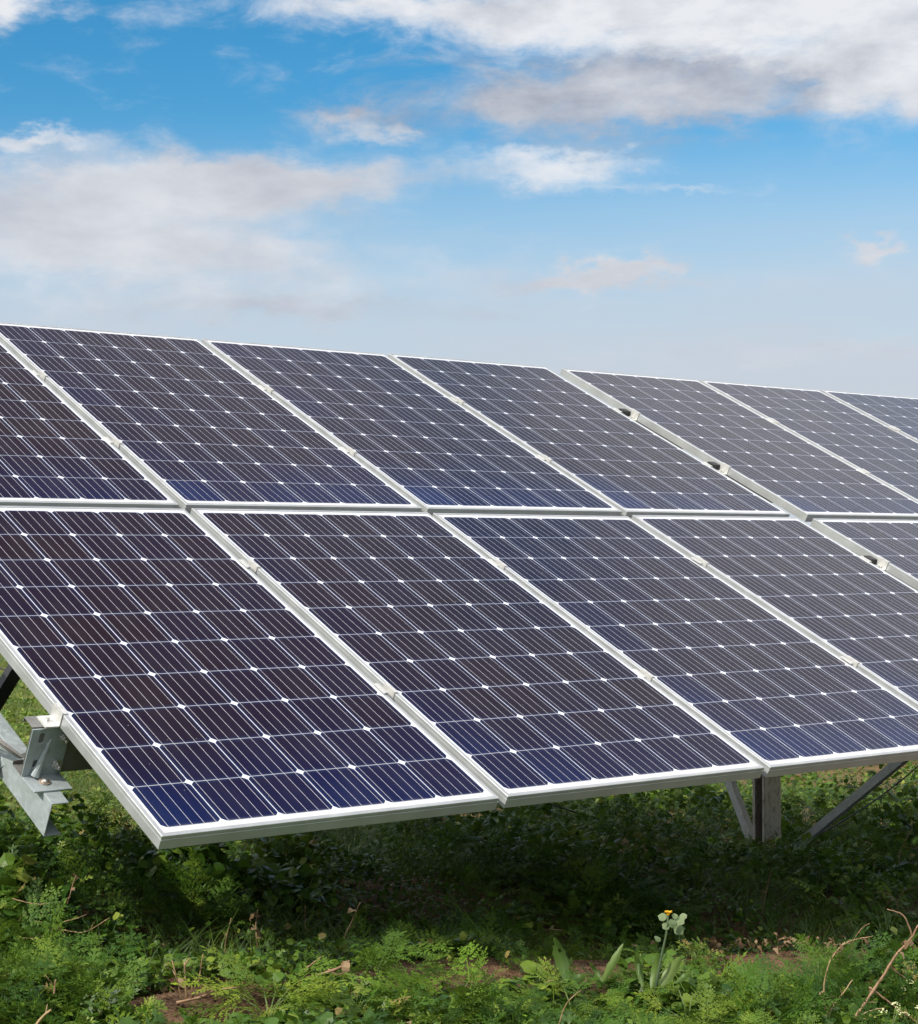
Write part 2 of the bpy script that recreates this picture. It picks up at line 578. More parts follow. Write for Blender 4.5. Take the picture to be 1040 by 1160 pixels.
# everywhere else the field is low green growth
field = gg.m('MAXIMUM', gg.ss(y_, -0.7, -1.3), gg.m('MAXIMUM', gg.ss(x_, -0.5, -1.2), gg.ss(y_, 9.0, 20.0)))
c1 = gg.mix(field, c1, gg.mix(gg.ss(n2.outputs['Fac'], 0.3, 0.7), (0.035, 0.058, 0.015), (0.075, 0.105, 0.03)))
gg.put(b.inputs['Base Color'], c1)
b.inputs['Roughness'].default_value = 0.95
b.inputs['Specular IOR Level'].default_value = 0.15
bp = gg.new('ShaderNodeBump')
bp.inputs['Strength'].default_value = 0.9
bp.inputs['Distance'].default_value = 0.012
gg.put(bp.inputs['Height'], gg.m('ADD', n2.outputs['Fac'], gg.m('MULTIPLY', n3.outputs['Fac'], 0.35)))
gg.put(b.inputs['Normal'], bp.outputs[0])
M_EARTH = mt


def spaced(lo, hi, fine_lo, fine_hi, step, grow=1.18):
    a = list(np.arange(fine_lo, fine_hi, step))
    s = step
    x = a[-1]
    while x < hi:
        s *= grow
        x += s
        a.append(x)
    s = step
    x = a[0]
    while x > lo:
        s *= grow
        x -= s
        a.insert(0, x)
    return np.array(a)


gnd = grid_mesh('ground', spaced(-900, 900, -2.5, 8, 0.035), spaced(-900, 900, -1.6, 6, 0.035), ground_z, M_EARTH)
tag(gnd, 'brown earth with weeds growing over it', 'ground', kind='structure')


# ------------------------------------------------------------------ solar panels
def frame_mb():
    prof = [(-.011, 0), (-.0012, 0), (0, -.0012), (0, -.0088), (-.0014, -.0094), (-.0014, -.0112), (0, -.0118), (0, -.035),
            (-.026, -.035), (-.026, -.0332), (-.002, -.0332), (-.002, -.0075), (-.011, -.0075)]
    cs = [((0, 0), (-1, -1)), ((PW, 0), (1, -1)), ((PW, PH), (1, 1)), ((0, PH), (-1, 1))]
    mb = MB()
    n = len(prof)
    vs = []
    for (cx, cy), (sx, sy) in cs:
        for o, z in prof:
            vs.append((cx + sx * o, cy + sy * o, z))
    fs = []
    for k in range(4):
        k2 = (k + 1) % 4
        for i in range(n):
            j = (i + 1) % n
            fs.append((k * n + i, k2 * n + i, k2 * n + j, k * n + j))
    mb.add(vs, fs)
    return mb


def glass_mb():
    mb = MB()
    a, z1, z0 = 0.0095, -0.0016, -0.0062
    x1, y1 = PW - a, PH - a
    vs = [(a, a, z1), (x1, a, z1), (x1, y1, z1), (a, y1, z1), (a, a, z0), (x1, a, z0), (x1, y1, z0), (a, y1, z0)]
    mb.add(vs, [(0, 1, 2, 3)], 0)
    mb.add(vs, [(7, 6, 5, 4), (0, 4, 5, 1), (1, 5, 6, 2), (2, 6, 7, 3), (3, 7, 4, 0)], 1)
    mb.box((PW / 2 - .06, PH - .22, -.026), (PW / 2 + .06, PH - .12, z0 - .001), 2)
    return mb


def clamp_mb(wide, end=False):
    """mid clamp: hat lying in the gap left of the panel and gripping both frames; end clamp: a Z foot"""
    mb = MB()
    h = 0.025
    if end:
        mb.box((0.001, -h, 0.0004), (0.012, h, 0.0034))
        mb.box((-0.0032, -h, -0.034), (-0.0004, h, 0.0034))
        mb.box((-0.040, -h, -0.0352), (-0.0032, h, -0.031))
        mb.tube([(-0.022, 0.004, -0.031), (-0.022, 0.004, -0.0215)], 0.006, 6)
    else:
        w = wide
        mb.box((0.0004, -h, 0.0004), (0.0105, h, 0.0042))
        mb.box((-0.0026, -h, -0.026), (0.0, h, 0.0042))
        mb.box((-w + 0.0026, -h, -0.026), (-0.0026, h, -0.0235))
        mb.box((-w, -h, -0.026), (-w + 0.0026, h, 0.0042))
        mb.box((-w - 0.0105, -h, 0.0004), (-w - 0.0004, h, 0.0042))
        mb.tube([(-w / 2, 0, -0.0235), (-w / 2, 0, -0.013)], 0.0062, 6)
    return mb


def seam_clamp_mb():
    """wide seam: an end clamp bent onto this panel's frame, foot on the purlin"""
    mb = MB()
    h = 0.025
    mb.box((0.0004, -h, 0.0004), (0.0105, h, 0.0042))
    mb.box((-0.0030, -h, -0.034), (0.0, h, 0.0042))
    mb.box((-0.034, -h, -0.0355), (-0.0030, h, -0.032))
    mb.tube([(-0.018, 0, -0.032), (-0.018, 0, -0.022)], 0.0062, 6)
    return mb


def far_clamp_mb():
    mb = MB()
    h = 0.025
    mb.box((PW - 0.0105, -h, 0.0004), (PW - 0.0004, h, 0.0042))
    mb.box((PW, -h, -0.034), (PW + 0.003, h, 0.0042))
    mb.box((PW + 0.003, -h, -0.0355), (PW + 0.034, h, -0.032))
    return mb


LOW = {0: 'lower row solar panel at the left end, its bottom corner nearest the camera',
       1: 'lower row solar panel second from the left, next to the corner panel',
       2: 'lower row solar panel third from left, its bottom corner above the steel post',
       3: 'lower row solar panel just left of the wide seam, cut by the right edge',
       4: 'small visible corner of a lower row solar panel right of the wide seam',
       5: 'lower row solar panel two places right of the wide seam',
       6: 'lower row solar panel three places right of the wide seam'}
HIGH = {0: 'solar panel of the upper row at the left end, mostly outside the left picture edge',
        1: 'navy solar panel of the upper row, second from the left, under the left clouds',
        2: 'solar panel of the upper row, third from the left, brownish towards its top right',
        3: 'upper row solar panel just left of the wide seam with the black slots',
        4: 'upper row solar panel whose full white side frame shows along the wide seam',
        5: 'upper row solar panel, first to the right of the one beside the wide seam',
        6: 'upper row solar panel farthest right, only its left part inside the picture',
        7: 'upper row solar panel beyond the farthest visible one'}

src = empty('solar_panel')
fr_o = frame_mb().build('frame', M_FRAME, src)
gl_o = glass_mb().build('glass', [M_GLASS, M_BACK, M_CABLE], src)
jit = random.Random(5)
clamp_meshes = {}


def clamp(kind, parent, v):
    if kind not in clamp_meshes:
        mbb = {'mid': lambda: clamp_mb(0.0278), 'end': lambda: clamp_mb(0, True), 'seam': seam_clamp_mb, 'far': far_clamp_mb}[kind]()
        o = mbb.build('clamp', M_CLAMP, parent)
        clamp_meshes[kind] = o
    else:
        o = clamp_meshes[kind].copy()
        C.objects.link(o)
        o.parent = parent
    o.location = (0, v, 0)
    return o


first = True
for row, labels in ((0, LOW), (1, HIGH)):
    for c_, lab in labels.items():
        if first:
            root = src
            first = False
        else:
            root = src.copy()
            C.objects.link(root)
            for ch in (fr_o, gl_o):
                cc = ch.copy()
                C.objects.link(cc)
                cc.parent = root
        u = c_ * PITCHX + (GAP2 if c_ >= 4 else 0)
        # each panel is clamped a hair off the common plane
        root.location = tw(u, row * PITCHY, jit.uniform(-0.0015, 0.0015) + (0.001 if c_ >= 4 else 0))
        root.rotation_euler = (TH + jit.uniform(-.0016, .0016), jit.uniform(-.0016, .0016), 0)
        tag(root, lab, 'solar panel', 'solar panels in two rows on the tilted table')
        for v in ((0.525, 1.26) if row == 0 else (0.497, 1.10)):
            clamp('end' if c_ == 0 else ('seam' if c_ == 4 else 'mid'), root, v)
            if c_ == 3:
                clamp('far', root, v)
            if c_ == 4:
                bk = MB()  # black block set in to stand for the shade in the slot
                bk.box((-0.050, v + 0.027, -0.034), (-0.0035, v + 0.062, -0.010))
                bk.build('slot_shade', M_CABLE, root)

# ------------------------------------------------------------------ mounting racks
N_P0, N_P1 = -0.0357, -0.170          # purlin top and foot
V_P = (0.525, 1.26, 2.178, 2.785)
N_R1, N_R0 = -0.1755, -0.268          # rafter top and bottom


def c_prof(w, h, t, lip=0.0):
    """C profile in (a, b): web at a=0, flanges towards +a, b from 0 down to -h"""
    if not lip:
        return [(0, 0), (w, 0), (w, -t), (t, -t), (t, -h + t), (w, -h + t), (w, -h), (0, -h)]
    return [(0, 0), (w, 0), (w, -lip), (w - t, -lip), (w - t, -t), (t, -t), (t, -h + t), (w - t, -h + t), (w - t, -h + lip), (w, -h + lip), (w, -h), (0, -h)]


def bracket(parent, u, v):
    """upright plate with two bolts and two slots, pressed rib, foot bolted to the rafter"""
    br = MB()
    t = 0.004
    x0, x1 = -0.052, 0.052
    z1, z0 = N_P0 - 0.004, N_R1 + 0.0045
    # plate with two slots cut at the left: built as bands around them
    sx0, sx1 = x0 + 0.022, x0 + 0.035
    s1 = (z1 - 0.012, z1 - 0.040)
    s2 = (z1 - 0.088, z1 - 0.108)
    yb, ya = v, v - t
    br.box((x0, ya, z0), (sx0, yb, z1))
    br.box((sx1, ya, z0), (x1, yb, z1))
    for a, c in ((z1, s1[0]), (s1[1], s2[0]), (s2[1], z0)):
        br.box((sx0, ya, c), (sx1, yb, a))
    for (t1, t0) in (s1, s2):                # rounded slot ends
        k_ = 0.0038
        for (cx_, sg) in ((sx0, 1), (sx1, -1)):
            for (cz_, sz) in ((t1, -1), (t0, 1)):
                tri = [(cx_, cz_), (cx_ + sg * k_, cz_), (cx_, cz_ + sz * k_)]
                vs = [(a_, yy, c2) for yy in (ya + .0002, yb - .0002) for a_, c2 in tri]
                br.add(vs, [(0, 1, 2), (5, 4, 3), (0, 3, 4, 1), (1, 4, 5, 2), (2, 5, 3, 0)])
    # foot with a slanted right side
    zf = N_R1 + 0.0005
    vs = []
    for zz in (zf, zf + t):
        vs += [(x0, yb, zz), (x1, yb, zz), (x1 + 0.004, ya - 0.066, zz), (x0 + 0.004, ya - 0.066, zz)]
    br.add(vs, [(0, 1, 2, 3), (7, 6, 5, 4), (0, 4, 5, 1), (1, 5, 6, 2), (2, 6, 7, 3), (3, 7, 4, 0)])
    # pressed rib
    prof = []
    for k in range(9):
        s_ = k / 8
        prof.append((Vector((0.004 - 0.026 * s_, ya + 0.001 - 0.010 * s_ ** 1.5, z1 - 0.030 - 0.097 * s_)), 0.0035 + 0.0080 * s_))
    br.tube([p for p, _ in prof], [r_ for _, r_ in prof], 12)
    o = br.build('bracket', M_GALV, parent, bevel=0.0009)
    o.location = (u, 0, 0)
    for (bx, bz) in ((0.036, z1 - 0.028), (0.034, z1 - 0.103)):
        bm_ = MB()
        bm_.tube([(bx, ya, bz), (bx, ya - 0.003, bz)], 0.0125, 16)
        bm_.tube([(bx, ya - 0.003, bz), (bx, ya - 0.012, bz)], 0.0098, 6)
        bm_.tube([(bx, ya - 0.012, bz), (bx, ya - 0.020, bz), (bx, ya - 0.022, bz)], [0.0052, 0.0052, 0.0035], 12)
        bm_.build('bolt', M_BOLT, o, bevel=0.0006)
    wz = zf + t
    wm = MB()
    wm.tube([(-0.004, ya - 0.030, wz), (-0.004, ya - 0.030, wz + 0.0035)], 0.0145, 20)
    wm.build('washer', M_RUST, o, bevel=0.0008)
    hm = MB()
    hm.tube([(-0.004, ya - 0.030, wz + 0.0035), (-0.004, ya - 0.030, wz + 0.0065), (-0.004, ya - 0.030, wz + 0.0095)], [0.0098, 0.0092, 0.005], 16)
    hm.build('bolt', M_BOLT, o)
    return o


def local(root_inv, p):
    return root_inv @ Vector(p)


def rack(u0, u1, frames, label, first_detail):
    root = empty('mounting_rack', (0, 0, 0), (TH, 0, 0))
    tag(root, label, 'mounting rack', 'steel racks under the panels')
    inv_ = Matrix.Rotation(-TH, 4, 'X')
    for i, v in enumerate(V_P):
        mb = MB()
        # web faces down the slope, flanges run up the slope
        mb.prism(c_prof(0.048, N_P0 - N_P1, 0.0022, 0.012), (u0, v - 0.014, N_P0), (u1, v - 0.014, N_P0), (0, 1, 0), (0, 0, 1))
        mb.build('purlin', M_GALVD, root)
    for fi, u in enumerate(frames):
        mb = MB()
        mb.prism(c_prof(0.046, N_R1 - N_R0, 0.003), (u - 0.038, 0.392, N_R1), (u - 0.038, 2.98, N_R1), (1, 0, 0), (0, 0, 1))
        mb.build('rafter', M_GALV, root, bevel=0.0012)
        for v in V_P:
            bracket(root, u - 0.015, v - 0.0145)
        # the post: upright channel open to the left, world-vertical
        px, y0, y1 = u - 0.040, 1.600, 1.665
        zt = tw(0, 1.78, N_R0).z + 0.02
        zb = float(ground_z(u, 1.64)) - 0.4
        pm = MB()
        pr_ = [(0.012, 0.010), (0.008, 0.003), (0.0, 0.0), (-0.100, 0.0), (-0.103, 0.003), (-0.103, 0.014), (-0.099, 0.014), (-0.099, 0.004), (-0.001, 0.004), (0.006, 0.008), (0.008, 0.012),
               (0.008, 0.053), (0.004, 0.061), (-0.099, 0.061), (-0.099, 0.051), (-0.103, 0.051), (-0.103, 0.065), (0.006, 0.065), (0.012, 0.056)]
        a = local(inv_, (px + 0.053, y0, zb))
        b_ = local(inv_, (px + 0.053, y0, zt))
        ey = inv_ @ Vector((0, 1, 0))
        pm.prism(pr_, a, b_, (1, 0, 0), ey)
        pm.build('post', M_POST, root, bevel=0.002)
        # front and rear braces of channel section
        for (pa, pb) in (((px + 0.06, 1.56, -0.702 + (0 if fi else 0.40)), (px + 0.06, 0.62, 0.10 + (0 if fi else 0.0))),
                         ((px - 0.06, 1.680, -0.665 + (0 if fi else 0.40)), (px - 0.06, 2.32, 0.62))):
            A = Vector(pa)
            B = Vector(pb)
            if fi == 0 and pb[1] < 1:                 # near frame: brace ends on the visible rafter
                A = Vector((px - 0.085, 1.58, -0.42))
                B = Vector(tw(u - 0.055, 0.660, -0.222))
            if fi and pb[1] < 1:
                dirv = (Vector((4.15, 1.065, -0.256)) - Vector((4.15, 1.582, -0.675))).normalized()
                A = Vector((4.15, 1.590, -0.682))
                B = A + dirv * 1.02
            if fi and pb[1] > 1:
                dirv = (Vector((4.05, 1.827, -0.410)) - Vector((4.05, 1.722, -0.623))).normalized()
                A = Vector((4.05, 1.715, -0.637))
                B = A + dirv * 1.02
            a = local(inv_, A)
            bb = local(inv_, B)
            dv = (bb - a).normalized()
            ex = Vector((1, 0, 0))
            ez = dv.cross(ex).normalized()
            if (inv_.inverted() @ ez).z < 0:
                ez = -ez
            wd = 0.034 if fi or pb[1] > 1 else 0.036
            bmb = MB()
            bmb.prism([(-0.018, 0.0), (0.018, 0.0), (0.018, -wd), (0.015, -wd), (0.015, -0.003), (-0.015, -0.003), (-0.015, -wd), (-0.018, -wd)],
                      a - ez * 0 + ez * wd / 2, bb + ez * wd / 2, ex, ez)
            br_o = bmb.build('brace', M_BRACE if fi else M_GALV, root, bevel=0.001)
            if fi == 0 and pb[1] < 1:
                nb = MB()
                q = bb + Vector((0.010, 0.012, 0.004))
                nb.tube([q + Vector((-0.034, 0, 0)), q + Vector((-0.022, 0, 0))], 0.0095, 6)
                nb.tube([q + Vector((-0.040, 0, 0)), q + Vector((0.0, 0, 0))], 0.0048, 10)
                nb.build('bolt', M_BOLT, br_o)
    if first_detail:
        # dark cross brace running along the row from the near post up to a purlin
        A, B = Vector((0.08, 1.55, -0.262)), Vector((0.60, 1.55, 0.492))
        a, bb = local(inv_, A), local(inv_, B)
        dv = (bb - a).normalized()
        ey = inv_ @ Vector((0, 1, 0))
        ez = dv.cross(ey).normalized()
        bmb = MB()
        bmb.prism([(-0.02, 0.02), (0.02, 0.02), (0.02, 0.017), (-0.017, 0.017), (-0.017, -0.02), (-0.02, -0.02)], a, bb, ey, ez)
        bmb.build('cross_brace', M_BLACK, root)
    return root


rack(-0.068, 4.118, (0.0, 4.085), 'galvanised steel rack whose bracket and rafter end stick out at the near left corner', True)
rack(4.160, 8.23, (8.2,), 'steel rack carrying the panels right of the wide seam', False)

# wires and cables
M = MB()
for k, (dz_, dn) in enumerate(((0, 0), (0.006, 0.004), (0.012, -0.003), (-0.005, 0.002))):
    pts = [tw(-0.30, 0.90, -0.120 + dz_), tw(-0.16, 0.72, -0.118 + dz_ + dn), tw(-0.10, 0.60, -0.125 + dz_ * .8), tw(-0.065, 0.53, -0.132 + dz_ * .5), tw(0.02, 0.55, -0.12)]
    M.tube([p + Vector((0, 0.004 * k, 0)) for p in pts], 0.0026, 8)
tag(M.build('cable_bundle', M_WIRE, smooth=True), 'bundle of thin grey wires passing behind the bolted bracket at the left', 'cable', 'cables under the panels')


def sag(p0, p1, drop, n=14):
    p0, p1 = Vector(p0), Vector(p1)
    return [p0.lerp(p1, i / n) - Vector((0, 0, drop * 4 * (i / n) * (1 - i / n))) for i in range(n + 1)]


A = at_depth(585, 905, 7.1)
B = at_depth(790, 925, 7.7)
M = MB()
M.tube(sag(A + Vector((0, 0, .03)), at_depth(740, 944, 7.5), 0.012) + sag(at_depth(740, 944, 7.5), at_depth(862, 958, 7.42), 0.015)[1:], 0.0032, 6)
tag(M.build('hanging_cable', M_CABLE, smooth=True), 'thin black cable drooping from the second panel towards the post', 'cable', 'cables under the panels')
M = MB()
M.tube(sag(at_depth(1065, 845, 8.2), at_depth(930, 944, 7.6), 0.03) + sag(at_depth(930, 944, 7.6), at_depth(882, 962, 7.45), 0.0)[1:], 0.0032, 6)
tag(M.build('hanging_cable', M_CABLE, smooth=True), 'thin black cable sagging right of the diagonal steel brace', 'cable', 'cables under the panels')
M = MB()
M.tube([at_depth(-30, 752, 6.6), at_depth(0, 757, 6.6), at_depth(14, 761, 6.5), at_depth(30, 766, 6.4), at_depth(60, 770, 6.3)], 0.0032, 6)
tag(M.build('hanging_cable', M_CABLE, smooth=True), 'thin black cable crossing behind the dark brace at the left edge', 'cable', 'cables under the panels')

#@@PLANTS@@
# ------------------------------------------------------------------ leaf materials
def leaf_mat(name, stops, rough=0.45, trans=0.30, spec=0.4):
    mt, gg, b = mat(name)
    at = gg.new('ShaderNodeAttribute', attribute_name='tone')
    t = gg.new('ShaderNodeTexCoord')
    n = gg.noise(t.outputs['Object'], 2.2, 4, 0.6)
    f = gg.m('ADD', at.outputs['Fac'], gg.m('MULTIPLY', gg.m('SUBTRACT', n.outputs['Fac'], 0.5), 0.5), clamp=True)
    col = gg.ramp(f, stops)
    n2 = gg.noise(t.outputs['Object'], 90, 3, 0.6)
    col = gg.mix(gg.ss(n2.outputs['Fac'], 0.35, 0.7, 0.0, 0.18), col, (0.10, 0.15, 0.045))
    gg.put(b.inputs['Base Color'], col)
    b.inputs['Roughness'].default_value = rough
    b.inputs['Specular IOR Level'].default_value = spec
    tr = gg.new('ShaderNodeBsdfTranslucent')
    gg.put(tr.inputs[0], gg.mix(0.5, col, (0.16, 0.26, 0.03)))
    mx = gg.new('ShaderNodeMixShader')
    mx.inputs[0].default_value = trans
    o = gg.n['Material Output']
    gg.l.new(b.outputs[0], mx.inputs[1])
    gg.l.new(tr.outputs[0], mx.inputs[2])
    gg.l.new(mx.outputs[0], o.inputs[0])
    return mt


G_FERN = [(0.0, (0.016, 0.052, 0.007)), (0.35, (0.048, 0.118, 0.010)), (0.7, (0.130, 0.200, 0.020)), (1.0, (0.230, 0.300, 0.030))]
G_LEAF = [(0.0, (0.013, 0.046, 0.006)), (0.35, (0.045, 0.106, 0.009)), (0.7, (0.120, 0.185, 0.018)), (0.93, (0.225, 0.285, 0.045)), (1.0, (0.26, 0.20, 0.07))]
G_GRASS = [(0.0, (0.032, 0.068, 0.014)), (0.5, (0.065, 0.120, 0.022)), (0.8, (0.170, 0.210, 0.034)), (1.0, (0.34, 0.28, 0.10))]
M_FERN = leaf_mat('feathery_leaf', G_FERN, 0.55, 0.30, 0.2)
M_LEAF = leaf_mat('broad_leaf', G_LEAF, 0.40, 0.25, 0.22)
M_BLADE = leaf_mat('grass_blade', G_GRASS, 0.5, 0.35)
M_LITTER = leaf_mat('dry_leaf', [(0, (0.07, 0.036, 0.020)), (0.5, (0.15, 0.085, 0.048)), (1, (0.30, 0.21, 0.13))], 0.8, 0.12, 0.2)
M_PALE = leaf_mat('downy_leaf', [(0, (0.10, 0.15, 0.08)), (0.5, (0.16, 0.22, 0.11)), (1, (0.26, 0.32, 0.17))], 0.6, 0.35, 0.3)


def stem_mat(name, a, b2):
    mt, gg, b = mat(name)
    t = gg.new('ShaderNodeTexCoord')
    n = gg.noise(gg.v('MULTIPLY', t.outputs['Object'], (1, 1, 0.3)), 70, 5, 0.7)
    gg.put(b.inputs['Base Color'], gg.mix(gg.ss(n.outputs['Fac'], 0.35, 0.65), a, b2))
    b.inputs['Roughness'].default_value = 0.75
    b.inputs['Specular IOR Level'].default_value = 0.2
    return mt


M_STRAW = stem_mat('dry_straw', (0.14, 0.085, 0.045), (0.38, 0.27, 0.15))
M_TWIG = stem_mat('brown_twig', (0.15, 0.085, 0.05), (0.30, 0.19, 0.12))
M_GREENSTEM = stem_mat('green_stem', (0.06, 0.10, 0.03), (0.13, 0.17, 0.06))
M_PETAL = m_simple('yellow_petal', (0.75, 0.42, 0.01), 0.5, var=0.12)
M_WHITEP = m_simple('cream_blossom', (0.62, 0.64, 0.34), 0.6, var=0.2, nscale=120)


# ------------------------------------------------------------------ leaf templates: arrays of quads (n, 4, 3)
def quad_leaf(base, direc, length, width, up=(0, 0, 1), cup=0.0):
    b = np.array(base, float)
    d_ = np.array(direc, float)
    d_ /= np.linalg.norm(d_)
    s = np.cross(d_, up)
    s /= (np.linalg.norm(s) + 1e-9)
    n = np.cross(s, d_)
    mid = b + d_ * length * 0.45
    return [b, mid + s * width / 2 + n * cup, b + d_ * length, mid - s * width / 2 + n * cup]


def t_frond(seed, pairs=9, sub=4, L=1.0, droop=0.35):
    """twice-cut feathery leaf, length 1 along +Y"""
    r = random.Random(seed)
    q = []
    pt = lambda t: np.array([0.03 * math.sin(t * 5 + seed), t * L, 0.12 * t - droop * t * t])
    for i in range(pairs * 2):
        side = 1 if i % 2 else -1
        t = 0.16 + 0.78 * (i // 2) / pairs
        gap = 0.78 / pairs
        pl = (0.46 * (1 - t) ** 0.8 + 0.05) * r.uniform(0.85, 1.12) * (0.8 if t < 0.2 else 1)
        base = pt(t)
        ang = R(60 - 26 * t) + r.uniform(-.10, .10)
        dv = np.array([side * math.sin(ang), math.cos(ang), r.uniform(-.30, .12) - 0.08])
        dv /= np.linalg.norm(dv)
        if sub <= 0:
            q.append(quad_leaf(base, dv, pl, gap * 0.75, cup=0.01))
            continue
        q.append(quad_leaf(base, dv, pl, 0.012))
        k_n = max(2, int(round(pl / 0.075)))
        for j in range(k_n * 2):
            s2 = 1 if j % 2 else -1
            tt = 0.20 + 0.74 * (j // 2) / k_n
            bb = base + dv * pl * tt
            a2 = R(r.uniform(38, 56))
            side_v = np.cross(dv, [0, 0, 1])
            d2 = dv * math.cos(a2) + side_v * s2 * math.sin(a2) + np.array([0, 0, r.uniform(-.35, .25)])
            l2 = (gap * 0.66 * (1 - 0.55 * tt)) * r.uniform(.75, 1.2)
            q.append(quad_leaf(bb, d2, l2, l2 * 0.55, cup=r.uniform(-.010, .010)))
            if l2 > 0.05:
                q.append(quad_leaf(bb + d2 * l2 * .30, d2 * .6 + dv * .7, l2 * .50, l2 * 0.24, cup=r.uniform(-.01, .01)))
        q.append(quad_leaf(base + dv * pl * 0.86, dv, gap * 0.62, gap * 0.22))
    q.append(quad_leaf(pt(0.93), [0, 1, -.4], 0.12, 0.07))
    for k in range(4):
        a, b = pt(k / 4), pt((k + 1) / 4)
        w = 0.007
        q.append([a + [w, 0, 0], b + [w, 0, 0], b - [w, 0, 0], a - [w, 0, 0]])
    return np.array(q)


def t_round(seed, lobes=5, depth=0.12, fold=0.10):
    """rounded, lobed leaf, diameter 1, stalk at the origin, blade towards +Y"""
    r = random.Random(seed)
    n = 12
    c = np.array([0, 0.42, 0.03 + fold * 0.3])
    rim = []
    for k in range(n):
        a = -math.pi / 2 + (k + 0.5) / n * 2 * math.pi
        rr = 0.5 * (1 + depth * math.cos(lobes * (a - math.pi / 2))) * r.uniform(0.94, 1.06)
        x, y = rr * math.cos(a), 0.47 + rr * math.sin(a)
        rim.append(np.array([x, y, fold * (abs(x) * 1.5 - 0.35) + r.uniform(-.035, .035) - 0.12 * y * y]))
    o = np.zeros(3)
    q = []
    pts = [o] + rim[0:]
    rim2 = rim
    for k in range(0, n, 2):
        q.append([c, rim2[k], rim2[(k + 1) % n], rim2[(k + 2) % n]])
    s = 0.018
    q.append([np.array([s, 0, 0]), c + [s, 0, 0], c - [s, 0, 0], np.array([-s, 0, 0])])
    q.append([np.array([0, -0.7, -1.0]), np.array([0, 0.05, 0.01]), np.array([s * 2, 0.05, 0.01]), np.array([s * 2, -0.7, -1.0])])
    return np.array(q)


def t_lobed(seed, pairs=3):
    """leaf with pointed side lobes, length 1 along +Y"""
    r = random.Random(seed)
    q = []
    z = lambda t: 0.10 * t - 0.30 * t * t
    for i in range(pairs):
        t = 0.18 + 0.52 * i / (pairs - 1)
        for s in (-1, 1):
            l = (0.36 - 0.05 * abs(i - 1)) * r.uniform(.75, 1.2)
            dl = np.array([s * 0.85, 0.50, r.uniform(-.25, .2)])
            q.append(quad_leaf([0, t, z(t)], dl, l, l * 0.36, cup=0.02))
            q.append(quad_leaf(np.array([0, t, z(t)]) + dl * l * .45, [s * .35, .9, 0.0], l * .42, l * .22, cup=0.01))
    q.append([np.array([0, .02, 0]), np.array([0.06, .40, z(.4) + .02]), np.array([0, .80, z(.8)]), np.array([-.06, .40, z(.4) + .02])])
    q.append(quad_leaf([0, .55, z(.55)], [0, 1, -.35], .46, .20, cup=0.02))
    q.append([np.array([0.012, -.5, -.5]), np.array([0.012, .05, 0]), np.array([-.012, .05, 0]), np.array([-.012, -.5, -.5])])
    return np.array(q)


def t_blade(seed, n=7, spread=0.35, wid=0.028, segs=3):
    r = random.Random(seed)
    q = []
    for _ in range(n):
        a = r.uniform(0, 6.283)
        b = np.array([r.uniform(-.12, .12), r.uniform(-.12, .12), 0])
        h = r.uniform(.55, 1.0)
        lean = spread * r.uniform(.3, 1.3)
        cur = np.array([math.cos(a), math.sin(a), 0])
        sd = np.array([-math.sin(a + r.uniform(-.8, .8)), math.cos(a), 0])
        prev = None
        for k in range(segs + 1):
            t = k / segs
            p = b + cur * lean * t * t * 1.2 + np.array([0, 0, h * (t - 0.22 * lean * t * t)])
            w = wid * (1 - t * 0.93)
            cr = (p + sd * w / 2, p - sd * w / 2)
            if prev is not None:
                q.append([prev[0], cr[0], cr[1], prev[1]])
            prev = cr
    return np.array(q)


def t_sprig(seed, n=7, leaf=0.34, w=0.6):
    """small weed: a rosette of plain leaves at varied heights"""
    r = random.Random(seed)
    q = []
    for i in range(n):
        a = i * 2.4 + r.uniform(-.4, .4)
        zz = r.uniform(0.1, 0.75)
        dv = np.array([math.cos(a), math.sin(a), r.uniform(-.1, .7)])
        l = leaf * r.uniform(.7, 1.25)
        b = np.array([math.cos(a) * .08, math.sin(a) * .08, zz])
        q.append(quad_leaf(b, dv, l, l * w, cup=r.uniform(-.02, .03)))
    return np.array(q)


def t_curl(seed):
    r = random.Random(seed)
    q = []
    prev = None
    for k in range(5):
        t = k / 4
        a = t * r.uniform(2.2, 3.6)
        p = np.array([0, t * .75 + 0.05 * math.sin(a * 2), 0.28 * math.sin(a)])
        w = 0.30 * math.sin(math.pi * (0.12 + 0.80 * t)) * r.uniform(.7, 1.2)
        cr = (p + np.array([w, r.uniform(-.05, .05), r.uniform(0, .18)]), p - np.array([w, 0, r.uniform(-.18, 0.04)]))
        if prev is not None:
            q.append([prev[0], cr[0], cr[1], prev[1]])
        prev = cr
    return np.array(q)


# ------------------------------------------------------------------ scattering into one mesh of quads
def euler_mats(yaw, tilt, roll):
    cy, sy, ct, st, cr, sr = np.cos(yaw), np.sin(yaw), np.cos(tilt), np.sin(tilt), np.cos(roll), np.sin(roll)
    z0, o1 = np.zeros_like(yaw), np.ones_like(yaw)
    Rz = np.stack([np.stack([cy, -sy, z0], -1), np.stack([sy, cy, z0], -1), np.stack([z0, z0, o1], -1)], 1)
    Rx = np.stack([np.stack([o1, z0, z0], -1), np.stack([z0, ct, -st], -1), np.stack([z0, st, ct], -1)], 1)
    Ry = np.stack([np.stack([cr, z0, sr], -1), np.stack([z0, o1, z0], -1), np.stack([-sr, z0, cr], -1)], 1)
    return Rz @ Rx @ Ry


